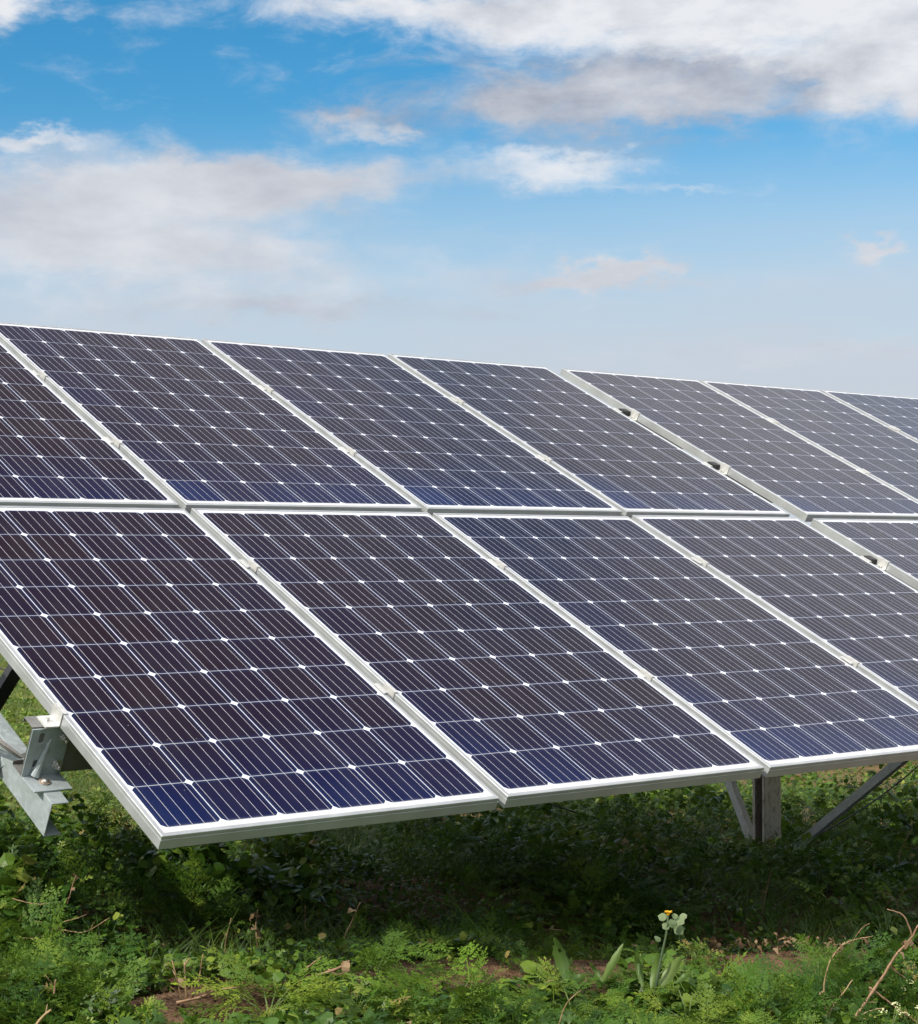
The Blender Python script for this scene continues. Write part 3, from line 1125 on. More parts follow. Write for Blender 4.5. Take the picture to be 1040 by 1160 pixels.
class Cover:
    def __init__(s):
        s.V, s.T = [], []

    def add(s, tmpl, pos, yaw, tilt, roll, scale, tone):
        if len(pos) == 0:
            return
        Mx = euler_mats(yaw, tilt, roll) * scale[:, None, None]
        v = np.einsum('nij,qkj->nqki', Mx, tmpl) + pos[:, None, None, :]
        s.V.append(v.reshape(-1, 3))
        s.T.append(np.repeat(tone, tmpl.shape[0] * 4))

    def build(s, name, mt, parent=None):
        v = np.concatenate(s.V)
        me = bpy.data.meshes.new(name)
        np_mesh(me, v, np.arange(len(v)).reshape(-1, 4))
        at = me.attributes.new('tone', 'FLOAT', 'POINT')
        at.data.foreach_set('value', np.concatenate(s.T).astype(np.float32))
        me.materials.append(mt)
        o = bpy.data.objects.new(name, me)
        C.objects.link(o)
        if parent:
            o.parent = parent
        return o


camv = np.array(CAM)
fw2 = np.array([math.sin(YAW), math.cos(YAW)])
rt2 = np.array([math.cos(YAW), -math.sin(YAW)])


def sample(d0, d1, rho, lo=-0.30, hi=0.46, fall=1.5, dref=4.0):
    """points on the ground in the wedge the camera looks into, thinning with distance"""
    # pdf of depth ~ d * (dref/d)^fall
    p = 2 - fall
    area = (hi - lo)
    if abs(p) < 1e-6:
        N = rho * area * dref ** fall * math.log(d1 / d0)
    else:
        N = rho * area * dref ** fall * (d1 ** p - d0 ** p) / p
    N = int(N)
    u = rng.random(N)
    dd_ = d0 * (d1 / d0) ** u if abs(p) < 1e-6 else (d0 ** p + u * (d1 ** p - d0 ** p)) ** (1 / p)
    rr = rng.uniform(lo, hi, N)
    x = camv[0] + fw2[0] * dd_ + rt2[0] * rr * dd_
    y = camv[1] + fw2[1] * dd_ + rt2[1] * rr * dd_
    return x, y, dd_


def lawn_mask(x, y):
    edge = 1.95 + 1.6 * np.clip(x - 3.0, 0, 20) + 0.25 * np.clip(x - 1.2, 0, 20) + 0.4 * (vnoise(x, y, 0.8, 6) - 0.5)
    return np.clip((y - edge) / 0.5, 0, 1)


def bare_mask(x, y):
    """1 on the strip of washed-out soil under the lower edge, broken up by plants"""
    s = y - soil_y(x)
    s = s + 0.035
    w = 0.12 + 0.07 * np.clip(x - 1.5, 0, 1) + 0.07 * (vnoise(x, y, 0.4, 8) - 0.5)
    seg = np.interp(x, [-.2, -.05, .12, .22, .58, .62, .72, .78, .84, .87, .97, 1.02, 1.15, 1.2, 1.42, 1.5, 1.8, 1.88, 2.45, 2.6, 3.2],
                    [0, .95, .95, 0, 0, .9, .9, 0, 0, .8, .8, 0, 0, .95, .95, 0, 0, 1, 1, .3, .3])
    return seg * np.clip((w + 0.05 - np.abs(s)) / 0.05, 0, 1)


SHOW = [on_ground(742, 1128, 0.055), on_ground(643, 1112, 0.05), on_ground(683, 1112, 0.05)]


def canopy(x, y):
    s = y - soil_y(x)
    behind = 0.032 + 0.135 * np.clip((s - 0.25) / 0.9, 0, 1)
    front = 0.010 + 0.080 * np.clip((-s - 0.24) / 0.35, 0, 1) * (0.25 + 1.2 * np.clip(vnoise(x, y, 0.28, 9) - 0.25, 0, 1))
    h = np.where(s > 0, behind, front)
    h = h * (0.40 + 1.2 * vnoise(x, y, 0.50, 3)) * (0.40 + 1.2 * vnoise(x, y, 0.15, 4))
    left = np.clip((2.4 - x) / 0.6, 0, 1)
    # taller mass of weeds at the left, hollow behind the strip in the middle
    h = h + 0.03 * np.exp(-((x - 0.5) / 0.7) ** 2 - ((y - 1.0) / 0.5) ** 2)
    h = h + 0.05 * np.exp(-((x + 0.1) / 0.8) ** 2 - ((y - 0.35) / 0.6) ** 2)
    h = h * (1 - 0.7 * np.exp(-((x - 4.0) / 0.5) ** 2 - ((y - 1.25) / 0.7) ** 2))
    h = h * (1 - left * np.clip((y - 1.1) / 0.8, 0, 0.85))
    h = h * (1 - 0.8 * lawn_mask(x, y)) + 0.015
    h = np.where(y > 3.5, np.minimum(h, 0.11), h)
    for p_ in SHOW:                          # low growth round the plants that stand out
        h = h * (1 - 0.7 * np.exp(-(((x - p_.x + 0.05) / 0.13) ** 2 + ((y - p_.y + 0.07) / 0.13) ** 2)))
    return h * (1 - 0.92 * bare_mask(x, y))


def pick(x, y, d_, keep):
    return x[keep], y[keep], d_[keep]


N_T = 6
# feathery leaves
fr_near = [t_frond(i, 6, 4) for i in range(N_T)]
fr_far = [t_frond(i + 20, 5, 0) for i in range(N_T)]
cov = Cover()
for (d0, d1, rho, tm, scl) in ((2.9, 5.8, 950, fr_near, 0.115), (5.8, 11, 340, fr_far, 0.09)):
    x, y, d_ = sample(d0, d1, rho, fall=0.6)
    patch = vnoise(x, y, 0.42, 12)
    near = (y < soil_y(x) - 0.05)
    thr = np.where(near, np.where(x < 0.5, 0.42, 0.52), np.where(x < 1.6, 0.42, 0.58))
    x, y, d_ = pick(x, y, d_, (patch > thr) & (bare_mask(x, y) < 0.3) & (lawn_mask(x, y) < 0.5))
    h = canopy(x, y)
    n = len(x)
    lev = rng.random(n) ** 0.55
    z = ground_z(x, y) + h * lev
    sc = scl * rng.uniform(0.50, 1.25, n) * np.clip(h / 0.055, 0.36, 1.1)
    yaw = rng.uniform(0, 2 * np.pi, n)
    tilt = rng.normal(0.35, 0.42, n)
    roll = rng.normal(0, 0.45, n)
    tone = 0.10 + 0.55 * vnoise(x, y, 0.33, 13) + rng.normal(0, 0.17, n) + np.where(y < soil_y(x), 0.0, -0.03)
    kk = rng.integers(0, N_T, n)
    for i in range(N_T):
        s_ = kk == i
        cov.add(tm[i], np.stack([x, y, z], -1)[s_], yaw[s_], tilt[s_], roll[s_], sc[s_], tone[s_])
o = cov.build('feathery_weeds', M_FERN)
tag(o, 'feathery green weeds like cow parsley spreading under the panels', 'weeds', kind='stuff')

# rounded and lobed leaves
cov = Cover()
rt = [t_round(i, 5, 0.06 + 0.03 * (i % 3), 0.06 + 0.05 * (i % 4)) for i in range(N_T)]
lt = [t_lobed(i, 3) for i in range(N_T)]
for (d0, d1, rho, fall, grow) in ((2.9, 7.5, 5600, 1.0, 1.0), (7.5, 18, 1900, 1.0, 1.4)):
    x, y, d_ = sample(d0, d1, rho, fall=fall)
    patch = vnoise(x, y, 0.38, 22)
    lm = lawn_mask(x, y)
    keep = ((patch > 0.15) | (rng.random(len(x)) < 0.6)) & (bare_mask(x, y) < 0.2) & (rng.random(len(x)) > lm * 0.93)
    x, y, d_ = pick(x, y, d_, keep)
    h = canopy(x, y)
    n = len(x)
    lev = rng.random(n) ** 0.5
    z = ground_z(x, y) + h * lev
    sizeclass = vnoise(x, y, 0.3, 23)
    sc = grow * (0.012 + 0.034 * sizeclass ** 1.7) * rng.uniform(0.6, 1.35, n)
    yaw = rng.uniform(0, 2 * np.pi, n)
    tilt = rng.normal(0.15, 0.60, n)
    roll = rng.normal(0, 0.50, n)
    tone = 0.12 + 0.45 * vnoise(x, y, 0.25, 24) + rng.normal(0, 0.22, n)
    tone = tone + 0.25 * (rng.random(n) < 0.05)
    species = vnoise(x, y, 0.26, 25) + rng.normal(0, 0.10, n)
    kk = rng.integers(0, N_T, n)
    P3 = np.stack([x, y, z], -1)
    for i in range(N_T):
        s_ = (kk == i) & (species > 0.5)
        cov.add(rt[i], P3[s_], yaw[s_], tilt[s_], roll[s_], sc[s_], tone[s_])
        s_ = (kk == i) & (species <= 0.5)
        cov.add(lt[i], P3[s_], yaw[s_], tilt[s_], roll[s_], sc[s_] * 1.35, tone[s_])
o = cov.build('leafy_weeds', M_LEAF)
tag(o, 'round and lobed green leaves of low weeds covering the earth', 'weeds', kind='stuff')

# grass: long tufts here and there, short lawn beyond
cov = Cover()
bt = [t_blade(i, 12, 0.75, 0.050, 4) for i in range(N_T)]
x, y, d_ = sample(2.9, 13, 210, fall=0.8)
patch = vnoise(x, y, 0.5, 32)
x, y, d_ = pick(x, y, d_, (patch > 0.55) & (bare_mask(x, y) < 0.2) & (lawn_mask(x, y) < 0.7) & (y > 0.15))
n = len(x)
P3 = np.stack([x, y, ground_z(x, y) + 0.3 * canopy(x, y)], -1)
kk = rng.integers(0, N_T, n)
sc = rng.uniform(0.07, 0.15, n)
tone = rng.uniform(0.1, 0.65, n)
for i in range(N_T):
    s_ = kk == i
    cov.add(bt[i], P3[s_], rng.uniform(0, 6.28, n)[s_], rng.normal(0, .12, n)[s_], rng.normal(0, .12, n)[s_], sc[s_], tone[s_])
st = [t_blade(i + 40, 9, 0.7, 0.09, 2) for i in range(N_T)]
x, y, d_ = sample(5.5, 34, 2600, lo=-0.30, hi=0.42, fall=2.0, dref=5.5)
keep = (lawn_mask(x, y) > 0.15) & (vnoise(x, y, 0.35, 33) + rng.normal(0, .2, len(x)) > 0.36)
x, y, d_ = pick(x, y, d_, keep)
n = len(x)
P3 = np.stack([x, y, ground_z(x, y)], -1)
kk = rng.integers(0, N_T, n)
sc = (0.024 + 0.028 * vnoise(x, y, 0.5, 34)) * rng.uniform(.7, 1.3, n) * np.clip(d_ / 8, 1, 2.2)
tone = 0.42 + 0.55 * vnoise(x, y, 0.5, 35) + rng.normal(0, 0.20, n)
for i in range(N_T):
    s_ = kk == i
    cov.add(st[i], P3[s_], rng.uniform(0, 6.28, n)[s_], rng.normal(0, .2, n)[s_], rng.normal(0, .2, n)[s_], sc[s_], tone[s_])
o = cov.build('grass', M_BLADE)
tag(o, 'short sunlit grass with long tufts among the weeds', 'grass', kind='stuff')
# lawn herbs
cov = Cover()
sp_ = [t_sprig(i) for i in range(N_T)]
x, y, d_ = sample(5.5, 26, 900, lo=-0.30, hi=0.42, fall=1.6, dref=5.5)
x, y, d_ = pick(x, y, d_, (lawn_mask(x, y) > 0.05) & (vnoise(x, y, 0.6, 44) > 0.33))
n = len(x)
P3 = np.stack([x, y, ground_z(x, y)], -1)
kk = rng.integers(0, N_T, n)
sc = rng.uniform(0.035, 0.085, n) * np.clip(d_ / 9, 1, 1.8)
tone = 0.35 + 0.5 * vnoise(x, y, 0.5, 45) + rng.normal(0, 0.12, n)
for i in range(N_T):
    s_ = kk == i
    cov.add(sp_[i], P3[s_], rng.uniform(0, 6.28, n)[s_], rng.normal(0, .2, n)[s_], rng.normal(0, .2, n)[s_], sc[s_], tone[s_])
o = cov.build('lawn_herbs', M_LEAF)
tag(o, 'small bright green herbs dotted over the sunlit grass', 'herbs', kind='stuff')
# litter
cov = Cover()
ct = [t_curl(i) for i in range(N_T)]
x, y, d_ = sample(2.9, 12, 520, fall=1.2)
s_soil = np.abs(y - soil_y(x) - 0.05)
clump = vnoise(x, y, 0.3, 52)
keep = (clump > 0.62) & (rng.random(len(x)) < np.where(s_soil < 0.3, 0.8, 0.35))
# a heap of curled dead leaves just behind the bare soil
hp = on_ground(893, 1080)
hx = hp.x + rng.normal(0, 0.16, 110)
hy = hp.y + 0.03 + rng.normal(0, 0.045, 110) - (hx - hp.x) * 0.1
hp2 = on_ground(940, 1035)
hx2 = hp2.x + rng.normal(0, 0.2, 90)
hy2 = hp2.y + rng.normal(0, 0.12, 90)
x = np.concatenate([x[keep], hx, hx2])
y = np.concatenate([y[keep], hy, hy2])
n = len(x)
can = canopy(x, y)
P3 = np.stack([x, y, ground_z(x, y) + 0.012 + rng.random(n) * can * 0.35 + np.where(np.arange(n) >= n - 200, rng.random(n) * 0.03, 0)], -1)
kk = rng.integers(0, N_T, n)
sc = rng.uniform(0.014, 0.034, n)
for i in range(N_T):
    s_ = kk == i
    cov.add(ct[i], P3[s_], rng.uniform(0, 6.28, n)[s_], rng.normal(0, .6, n)[s_], rng.normal(0, .6, n)[s_], sc[s_], rng.uniform(0, 1, n)[s_])
o = cov.build('leaf_litter', M_LITTER)
tag(o, 'curled dead brown leaves lying on the bare soil and between weeds', 'dead leaves', kind='stuff')


# crumbs of earth and grit on the bare strip
def t_crumb(seed):
    r = random.Random(seed)
    c_ = [np.array([sx * r.uniform(.6, 1), sy * r.uniform(.6, 1), sz * r.uniform(.35, .8)]) for sx in (-1, 1) for sy in (-1, 1) for sz in (-1, 1)]
    return np.array([[c_[a] for a in f_] for f_ in ((0, 1, 3, 2), (4, 6, 7, 5), (0, 4, 5, 1), (2, 3, 7, 6), (0, 2, 6, 4), (1, 5, 7, 3))])


cov = Cover()
cr = [t_crumb(i) for i in range(N_T)]
n = 9000
x = rng.uniform(-0.5, 3.2, n)
y = soil_y(x) - 0.03 + rng.normal(0, 0.10, n)
P3 = np.stack([x, y, ground_z(x, y) + 0.001], -1)
kk = rng.integers(0, N_T, n)
sc = 0.0010 + 0.0036 * rng.random(n) ** 4
for i in range(N_T):
    s_ = kk == i
    cov.add(cr[i], P3[s_], rng.uniform(0, 6.28, n)[s_], rng.normal(0, .5, n)[s_], rng.normal(0, .5, n)[s_], sc[s_], rng.uniform(0, 1, n)[s_])
o = cov.build('soil_crumbs', M_EARTH)
tag(o, 'crumbs of brown earth lying on the bare soil', 'soil', kind='stuff')

# ------------------------------------------------------------------ plants and dry stems that can be told apart
def one(cv, tm, p, yaw, tilt, roll, sc, tone):
    cv.add(tm, np.array([list(p)], float), np.array([yaw]), np.array([tilt]), np.array([roll]), np.array([sc]), np.array([tone]))


def place_root(name, p, label, cat, group=None):
    r_ = empty(name, p)
    return tag(r_, label, cat, group)


def rel(parent, pts):
    return [Vector(p) - parent.location for p in pts]


def spline(pts, amp, seed, n=5):
    """smooth curve through the points with slight kinks at the joints"""
    r = random.Random(seed)
    P_ = [pts[0] * 2 - pts[1]] + list(pts) + [pts[-1] * 2 - pts[-2]]
    out_ = []
    for i in range(1, len(P_) - 2):
        a, b, c, d_ = P_[i - 1], P_[i], P_[i + 1], P_[i + 2]
        for k in range(n):
            t = k / n
            out_.append(0.5 * ((2 * b) + (c - a) * t + (2 * a - 5 * b + 4 * c - d_) * t * t + (3 * b - a - 3 * c + d_) * t ** 3)
                        + Vector((r.uniform(-1, 1), r.uniform(-1, 1), r.uniform(-1, 1))) * amp * 0.14)
    out_.append(pts[-1])
    return out_


def stem_thing(pix, label, group='dry stalks among the weeds', r0=0.0032, r1=0.0018, mt=None, lift0=0.0, lean=0.0, twigs=(), name='dry_stalk', cat='dry stalk', curls=0, seed=0, amp=0.004):
    """pix: picture points from root to tip; the root stands on the ground, the rest at its distance (plus lean towards the tip)"""
    g0 = on_ground(pix[0][0], pix[0][1], lift0)
    d0 = depth_of(g0)
    pts = [g0 + Vector((0, 0, -0.02 if not lift0 else 0))]
    n_ = len(pix)
    for i, (a, b) in enumerate(pix[1:], 1):
        pts.append(at_depth(a, b, d0 + lean * i / (n_ - 1)))
    fine = spline(pts, amp, seed * 31)
    n_ = len(fine)
    r0, r1 = r0 * 0.60, r1 * 0.58
    root = place_root(name, g0, label, cat, group)
    mb = MB()
    mb.tube(rel(root, fine), [(r0 + (r1 - r0) * i / (n_ - 1)) * random.Random(seed * 7 + i).uniform(.85, 1.2) for i in range(n_)], 7)
    mb.build('stem', mt or M_STRAW, root, smooth=True)
    sr = random.Random(seed * 13 + 5)
    side = MB()
    ns = 0
    for i in range(3, n_ - 2, 3):
        if sr.random() < 0.6 and n_ > 8 and name != 'dead_root':
            dr_ = (fine[i + 1] - fine[i]).normalized()
            e = Vector((sr.uniform(-1, 1), sr.uniform(-1, 1), sr.uniform(-.4, 1)))
            e = (e - dr_ * e.dot(dr_)).normalized() + dr_ * 0.8
            ln = sr.uniform(0.008, 0.030)
            side.tube(rel(root, [fine[i], fine[i] + e * ln * .6, fine[i] + e * ln + Vector((0, 0, sr.uniform(-.006, .004)))]), [r1 * .7, r1 * .55, r1 * .3], 5)
            ns += 1
    if ns:
        o_ = side.build('twiglets', mt or M_STRAW, root, smooth=True)
        o_['kind'] = 'stuff'
    for ti, tw_ in enumerate(twigs):
        tp = [at_depth(a, b, d0 + lean * tw_[1] if False else d0 + lean * 0.5) for a, b in tw_]
        nb = MB()
        f2 = spline(tp, amp, seed * 57 + ti * 5)
        nb.tube(rel(root, f2), [r1 * 1.1 * (1 - 0.5 * i / len(f2)) for i in range(len(f2))], 6)
        nb.build('twig', mt or M_STRAW, root, smooth=True)
    if curls:
        cv = Cover()
        rr = random.Random(seed + 900)
        for _ in range(curls):
            p = rr.choice(fine[len(fine) // 4:]) - root.location
            one(cv, ct[rr.randrange(N_T)], p, rr.uniform(0, 6.28), rr.uniform(-1.4, 0), rr.uniform(-1, 1), rr.uniform(0.015, 0.034), rr.uniform(.3, 1.2))
        cv.build('dead_leaves', M_LITTER, root)
    return root


stem_thing([(955, 1172), (975, 1143), (999, 1108), (1013, 1085), (1032, 1063), (1040, 1048)], 'thick reddish brown branch slanting up at the bottom right corner', r0=0.0064, r1=0.0034, mt=M_TWIG, lift0=0.03,
           twigs=[[(985, 1118), (1008, 1136), (1030, 1152), (1046, 1163)], [(1008, 1093), (1017, 1102), (1026, 1108)], [(1034, 1062), (1030, 1050), (1022, 1036), (1005, 1030)]], name='dry_branch', cat='branch', curls=7, seed=1)
stem_thing([(938, 1168), (934, 1140), (934, 1112), (941, 1088), (953, 1072), (970, 1064), (988, 1061)], 'arched dry stem with curled leaves left of the thick slanting branch', r0=0.0028, r1=0.0018, lift0=0.03, curls=9, seed=2, name='dry_stalk')
stem_thing([(929, 1166), (944, 1140), (956, 1124), (966, 1110)], 'short straight dry twig below the arched stem, bottom right', r0=0.003, r1=0.002, lift0=0.03, seed=3,
           twigs=[[(936, 1131), (946, 1136), (952, 1131)]], name='dry_stalk')
stem_thing([(960, 1160), (975, 1150), (990, 1144), (1003, 1142)], 'pale twig lying low beside the cream blossoms', r0=0.0028, r1=0.002, lift0=0.04, seed=4)
stem_thing([(1028, 1064), (1022, 1045), (1014, 1020), (1003, 1012), (990, 1010)], 'tangle of thin brown twigs above the thick branch, right edge', r0=0.0025, r1=0.0014, mt=M_TWIG, seed=5,
           twigs=[[(1040, 1070), (1030, 1040), (1018, 1020), (1026, 1008), (1042, 1004)], [(1010, 1018), (1000, 1030), (985, 1046), (968, 1060)], [(1036, 1056), (1016, 1036), (1004, 1018)]], amp=0.008, name='dry_twigs', cat='twigs')
stem_thing([(1030, 1010), (1022, 992), (1018, 975), (1024, 955), (1034, 938)], 'crooked leafless stem standing in dark ivy at the right edge', r0=0.003, r1=0.0018, seed=6, curls=3)
stem_thing([(212, 1134), (210, 1108), (209, 1090)], 'thickest of the three cut straw stubs standing on the soil, forked on top', r0=0.0042, r1=0.0036, seed=7, twigs=[[(209, 1094), (213, 1088), (215, 1085)]], amp=0.002)
stem_thing([(209, 1134), (201, 1112), (195, 1088)], 'cut straw stub leaning left, leftmost of the three on the soil', r0=0.003, r1=0.0026, seed=8, amp=0.002)
stem_thing([(221, 1131), (226, 1106), (230, 1081)], 'cut straw stub leaning right, rightmost of the three on the soil', r0=0.003, r1=0.0026, seed=9, amp=0.002)
stem_thing([(293, 1101), (292, 1075), (290, 1048), (292, 1030)], 'upright straw stalk with dried seed pods left of the middle hollow', r0=0.0042, r1=0.003, seed=10, curls=9, amp=0.003)
stem_thing([(262, 1112), (254, 1090), (256, 1065), (262, 1040)], 'bent thin dead stalk left of the podded straw stalk', r0=0.0026, r1=0.0018, seed=11, curls=4)
stem_thing([(378, 1092), (366, 1079), (353, 1065), (346, 1050), (346, 1026)], 'curved bare stem rising left from a knot of roots on the soil', r0=0.0030, r1=0.0022, seed=12, curls=2, amp=0.002)
stem_thing([(389, 1100), (388, 1078), (390, 1062), (400, 1040), (408, 1022)], 'thin dark stem rising right from the knot of roots', r0=0.003, r1=0.0014, mt=M_TWIG, seed=13, curls=2, amp=0.003)
stem_thing([(322, 1112), (345, 1108), (365, 1103), (390, 1094), (396, 1088)], 'gnarled brown root lying along the soil ridge', r0=0.006, r1=0.004, mt=M_TWIG, lift0=0.015, seed=14, curls=8, amp=0.006,
           twigs=[[(338, 1108), (350, 1095), (364, 1084)], [(372, 1098), (384, 1104), (396, 1098)]], name='dead_root', cat='root')
stem_thing([(200, 1136), (225, 1130), (245, 1122), (268, 1119)], 'thin dark root along the upper edge of the bare soil', r0=0.005, r1=0.003, mt=M_TWIG, lift0=0.012, seed=15, amp=0.005, name='dead_root', cat='root')
stem_thing([(66, 1060), (72, 1040), (78, 1018), (86, 992)], 'long brown stem leaning right over the dead twigs at the left', r0=0.0032, r1=0.002, mt=M_TWIG, lift0=0.07, seed=16, curls=2)
stem_thing([(-6, 1064), (20, 1063), (45, 1062), (62, 1052), (95, 1056), (124, 1040)], 'flattened straw stalk lying across the weeds at the left edge', r0=0.0036, r1=0.002, lift0=0.10, seed=17,
           twigs=[[(2, 1060), (16, 1048), (30, 1034)], [(8, 1066), (22, 1072), (30, 1084)], [(40, 1043), (62, 1048), (76, 1060)], [(14, 1018), (40, 1024), (66, 1022), (80, 1016)], [(70, 1045), (88, 1040), (98, 1036)]], amp=0.006, name='fallen_stalks', cat='stalks')
stem_thing([(4, 1050), (10, 1020), (9, 1000), (12, 985)], 'thin upright stalk at the left edge above the fallen straw', r0=0.0026, r1=0.0016, lift0=0.06, seed=18)
stem_thing([(40, 1162), (50, 1150), (58, 1144)], 'pale broken stick poking out at the bottom left', r0=0.0042, r1=0.0036, lift0=0.08, seed=19, amp=0.001)
stem_thing([(61, 1126), (62, 1118), (63, 1110)], 'short orange stub above the pale broken stick', r0=0.003, r1=0.003, lift0=0.1, seed=20, amp=0.001)
stem_thing([(636, 1106), (646, 1114), (656, 1122)], 'chewed brown stick lying at the foot of the ragged dock leaf', r0=0.0058, r1=0.005, mt=M_TWIG, lift0=0.03, seed=21, amp=0.001)
stem_thing([(632, 1165), (640, 1140), (650, 1128), (658, 1122)], 'thin curved straw at the bottom below the chewed stick', r0=0.0022, r1=0.0016, lift0=0.05, seed=22)
stem_thing([(578, 1076), (590, 1068), (606, 1058), (622, 1053), (640, 1054)], 'arched thin straw over the dark hollow in the middle', r0=0.0026, r1=0.0016, seed=23, amp=0.002)
stem_thing([(860, 1062), (862, 1040), (868, 1010), (874, 985)], 'thin dead stem leaning right in front of the steel post', r0=0.0026, r1=0.0016, seed=24, mt=M_TWIG, amp=0.002)
stem_thing([(889, 1026), (889, 1015), (888, 1004)], 'thick broken stub below the steel post', r0=0.0058, r1=0.005, seed=25, amp=0.001)
stem_thing([(880, 1024), (879, 1014), (878, 1007)], 'thin broken stub just left of the thicker one below the post', r0=0.004, r1=0.003, seed=26, amp=0.001)
stem_thing([(890, 1034), (900, 1022), (912, 1017), (922, 1024)], 'bowed pale stem right of the stubs below the post', r0=0.003, r1=0.002, seed=27, amp=0.002)
stem_thing([(963, 1082), (967, 1066), (976, 1052), (985, 1046)], 'slender brown stem standing behind the bare soil at the right', r0=0.0026, r1=0.0018, mt=M_TWIG, seed=28, amp=0.002)
stem_thing([(539, 962), (543, 950), (546, 942), (554, 954), (560, 968)], 'bent double straw standing in the grass below the first panel joint', r0=0.0055, r1=0.004, seed=29, amp=0.001,
           twigs=[[(546, 943), (535, 950), (520, 956)]])
stem_thing([(571, 972), (572, 958), (575, 942)], 'upright straw right of the bent double straw', r0=0.005, r1=0.004, seed=30, amp=0.001)
stem_thing([(461, 975), (461, 950), (462, 930)], 'pair of tall dry stalks under the corner panel front edge', r0=0.005, r1=0.004, seed=31, amp=0.003, twigs=[[(463, 972), (466, 955), (468, 934)]])
stem_thing([(427, 974), (455, 970), (490, 968)], 'dry stalk lying flat across the foot of the tall stalks', r0=0.005, r1=0.003, seed=32, lift0=0.03, amp=0.004, name='fallen_stalks', cat='stalks')
stem_thing([(230, 975), (230, 965), (229, 956)], 'short straw stub right below the near panel corner', r0=0.0045, r1=0.004, seed=33, amp=0.001)
stem_thing([(420, 944), (417, 938), (414, 932)], 'small pale stub in sunlit grass near the front edge', r0=0.006, r1=0.005, seed=34, amp=0.001)


# ---- the yellow-flowered plant
def strap_leaf(parent, p0, tip, width, mt, bend=0.02, name='leaf', tone=0.6, holes=False, side=None):
    p0, tip = Vector(p0), Vector(tip)
    ax = tip - p0
    view = (p0 - CAM).normalized()
    s = Vector(side) if side else ax.cross(view).normalized()
    nrm = s.cross(ax).normalized()
    n = 10
    vs = []
    for i in range(n + 1):
        t = i / n
        w = width * (math.sin(math.pi * min(1, t * 0.92 + 0.06)) ** 0.75) * (1 - 0.25 * t)
        w *= 1 + 0.12 * math.sin(i * 2.3 + tone * 9)
        c_ = p0 + ax * t + nrm * bend * math.sin(math.pi * t) * 1.0
        for k, off in enumerate((-1, -0.5, 0, 0.5, 1)):
            vs.append(c_ + s * off * w / 2 + nrm * (abs(off) ** 1.3) * w * 0.22)
    fs = []
    for i in range(n):
        for k in range(4):
            if holes and (i, k) in ((6, 1), (8, 3)):
                continue
            fs.append((i * 5 + k, i * 5 + k + 1, i * 5 + k + 6, i * 5 + k + 5))
    mb = MB()
    mb.add(rel(parent, vs), fs)
    o = mb.build(name, mt, parent, smooth=True)
    at = o.data.attributes.new('tone', 'FLOAT', 'POINT')
    at.data.foreach_set('value', [tone + 0.12 * (1 if j % 5 == 2 else 0) for j in range(len(o.data.vertices))])
    return o


M_DOCK = leaf_mat('dock_leaf', [(0, (0.07, 0.13, 0.03)), (0.5, (0.13, 0.21, 0.05)), (1, (0.22, 0.29, 0.10))], 0.45, 0.4, 0.4)
gp = on_ground(742, 1128, 0.055)
dpt = depth_of(gp)
fl = place_root('flowering_weed', gp, 'weed with one small yellow flower on a hairy stalk with pale round leaves', 'flowering plant')
mb = MB()
sp0 = [gp, at_depth(745, 1105, dpt), at_depth(750, 1080, dpt), at_depth(755, 1058, dpt), at_depth(757, 1036, dpt)]
mb.tube(rel(fl, sp0), [0.0045, 0.0038, 0.003, 0.0024, 0.0018], 9)
mb.build('stalk', M_PALE, fl, smooth=True)
hd = MB()
top = at_depth(757, 1034, dpt) - fl.location
for k in range(14):
    a = k / 14 * 6.283
    rr_ = 0.0115 * random.uniform(.8, 1.1)
    e = Vector((math.cos(a), math.sin(a), 0.25))
    s = Vector((-math.sin(a), math.cos(a), 0)) * 0.0026
    z_ = Vector((0, 0, random.uniform(-.001, .003)))
    hd.add([top + e * 0.002 - s * .6, top + e * rr_ * .7 - s + z_, top + e * rr_ + z_, top + e * rr_ * .7 + s + z_, top + e * 0.002 + s * .6], [(0, 1, 2, 3, 4)])
hd.tube([top - Vector((0, 0, .005)), top, top + Vector((0, 0, .004))], [0.003, 0.0045, 0.003], 10)
hd.build('flower', M_PETAL, fl)
cvp = Cover()
for (px_, py_, s_) in ((771, 1045, .021), (769, 1056, .022), (751, 1040, .018), (762, 1048, .018), (775, 1038, .014), (754, 1050, .016), (765, 1038, .012), (746, 1064, .015)):
    p = at_depth(px_, py_ + 3, dpt + random.uniform(-.015, .015)) - fl.location
    one(cvp, rt[random.randrange(N_T)], p, random.uniform(-1.1, -.1), random.uniform(.8, 1.3), random.uniform(-.4, .4), s_ * 1.15, random.uniform(.2, .9))
cvp.build('round_leaf', M_PALE, fl)
for (a, b, w, tn) in (((728, 1118), (720, 1080), .018, .2), ((738, 1120), (747, 1080), .022, .45), ((748, 1118), (771, 1084), .030, .8), ((765, 1114), (783, 1101), .014, .3), ((724, 1105), (722, 1070), .009, .1)):
    strap_leaf(fl, at_depth(*a, dpt), at_depth(*b, dpt - .01), w, M_DOCK, tone=tn)

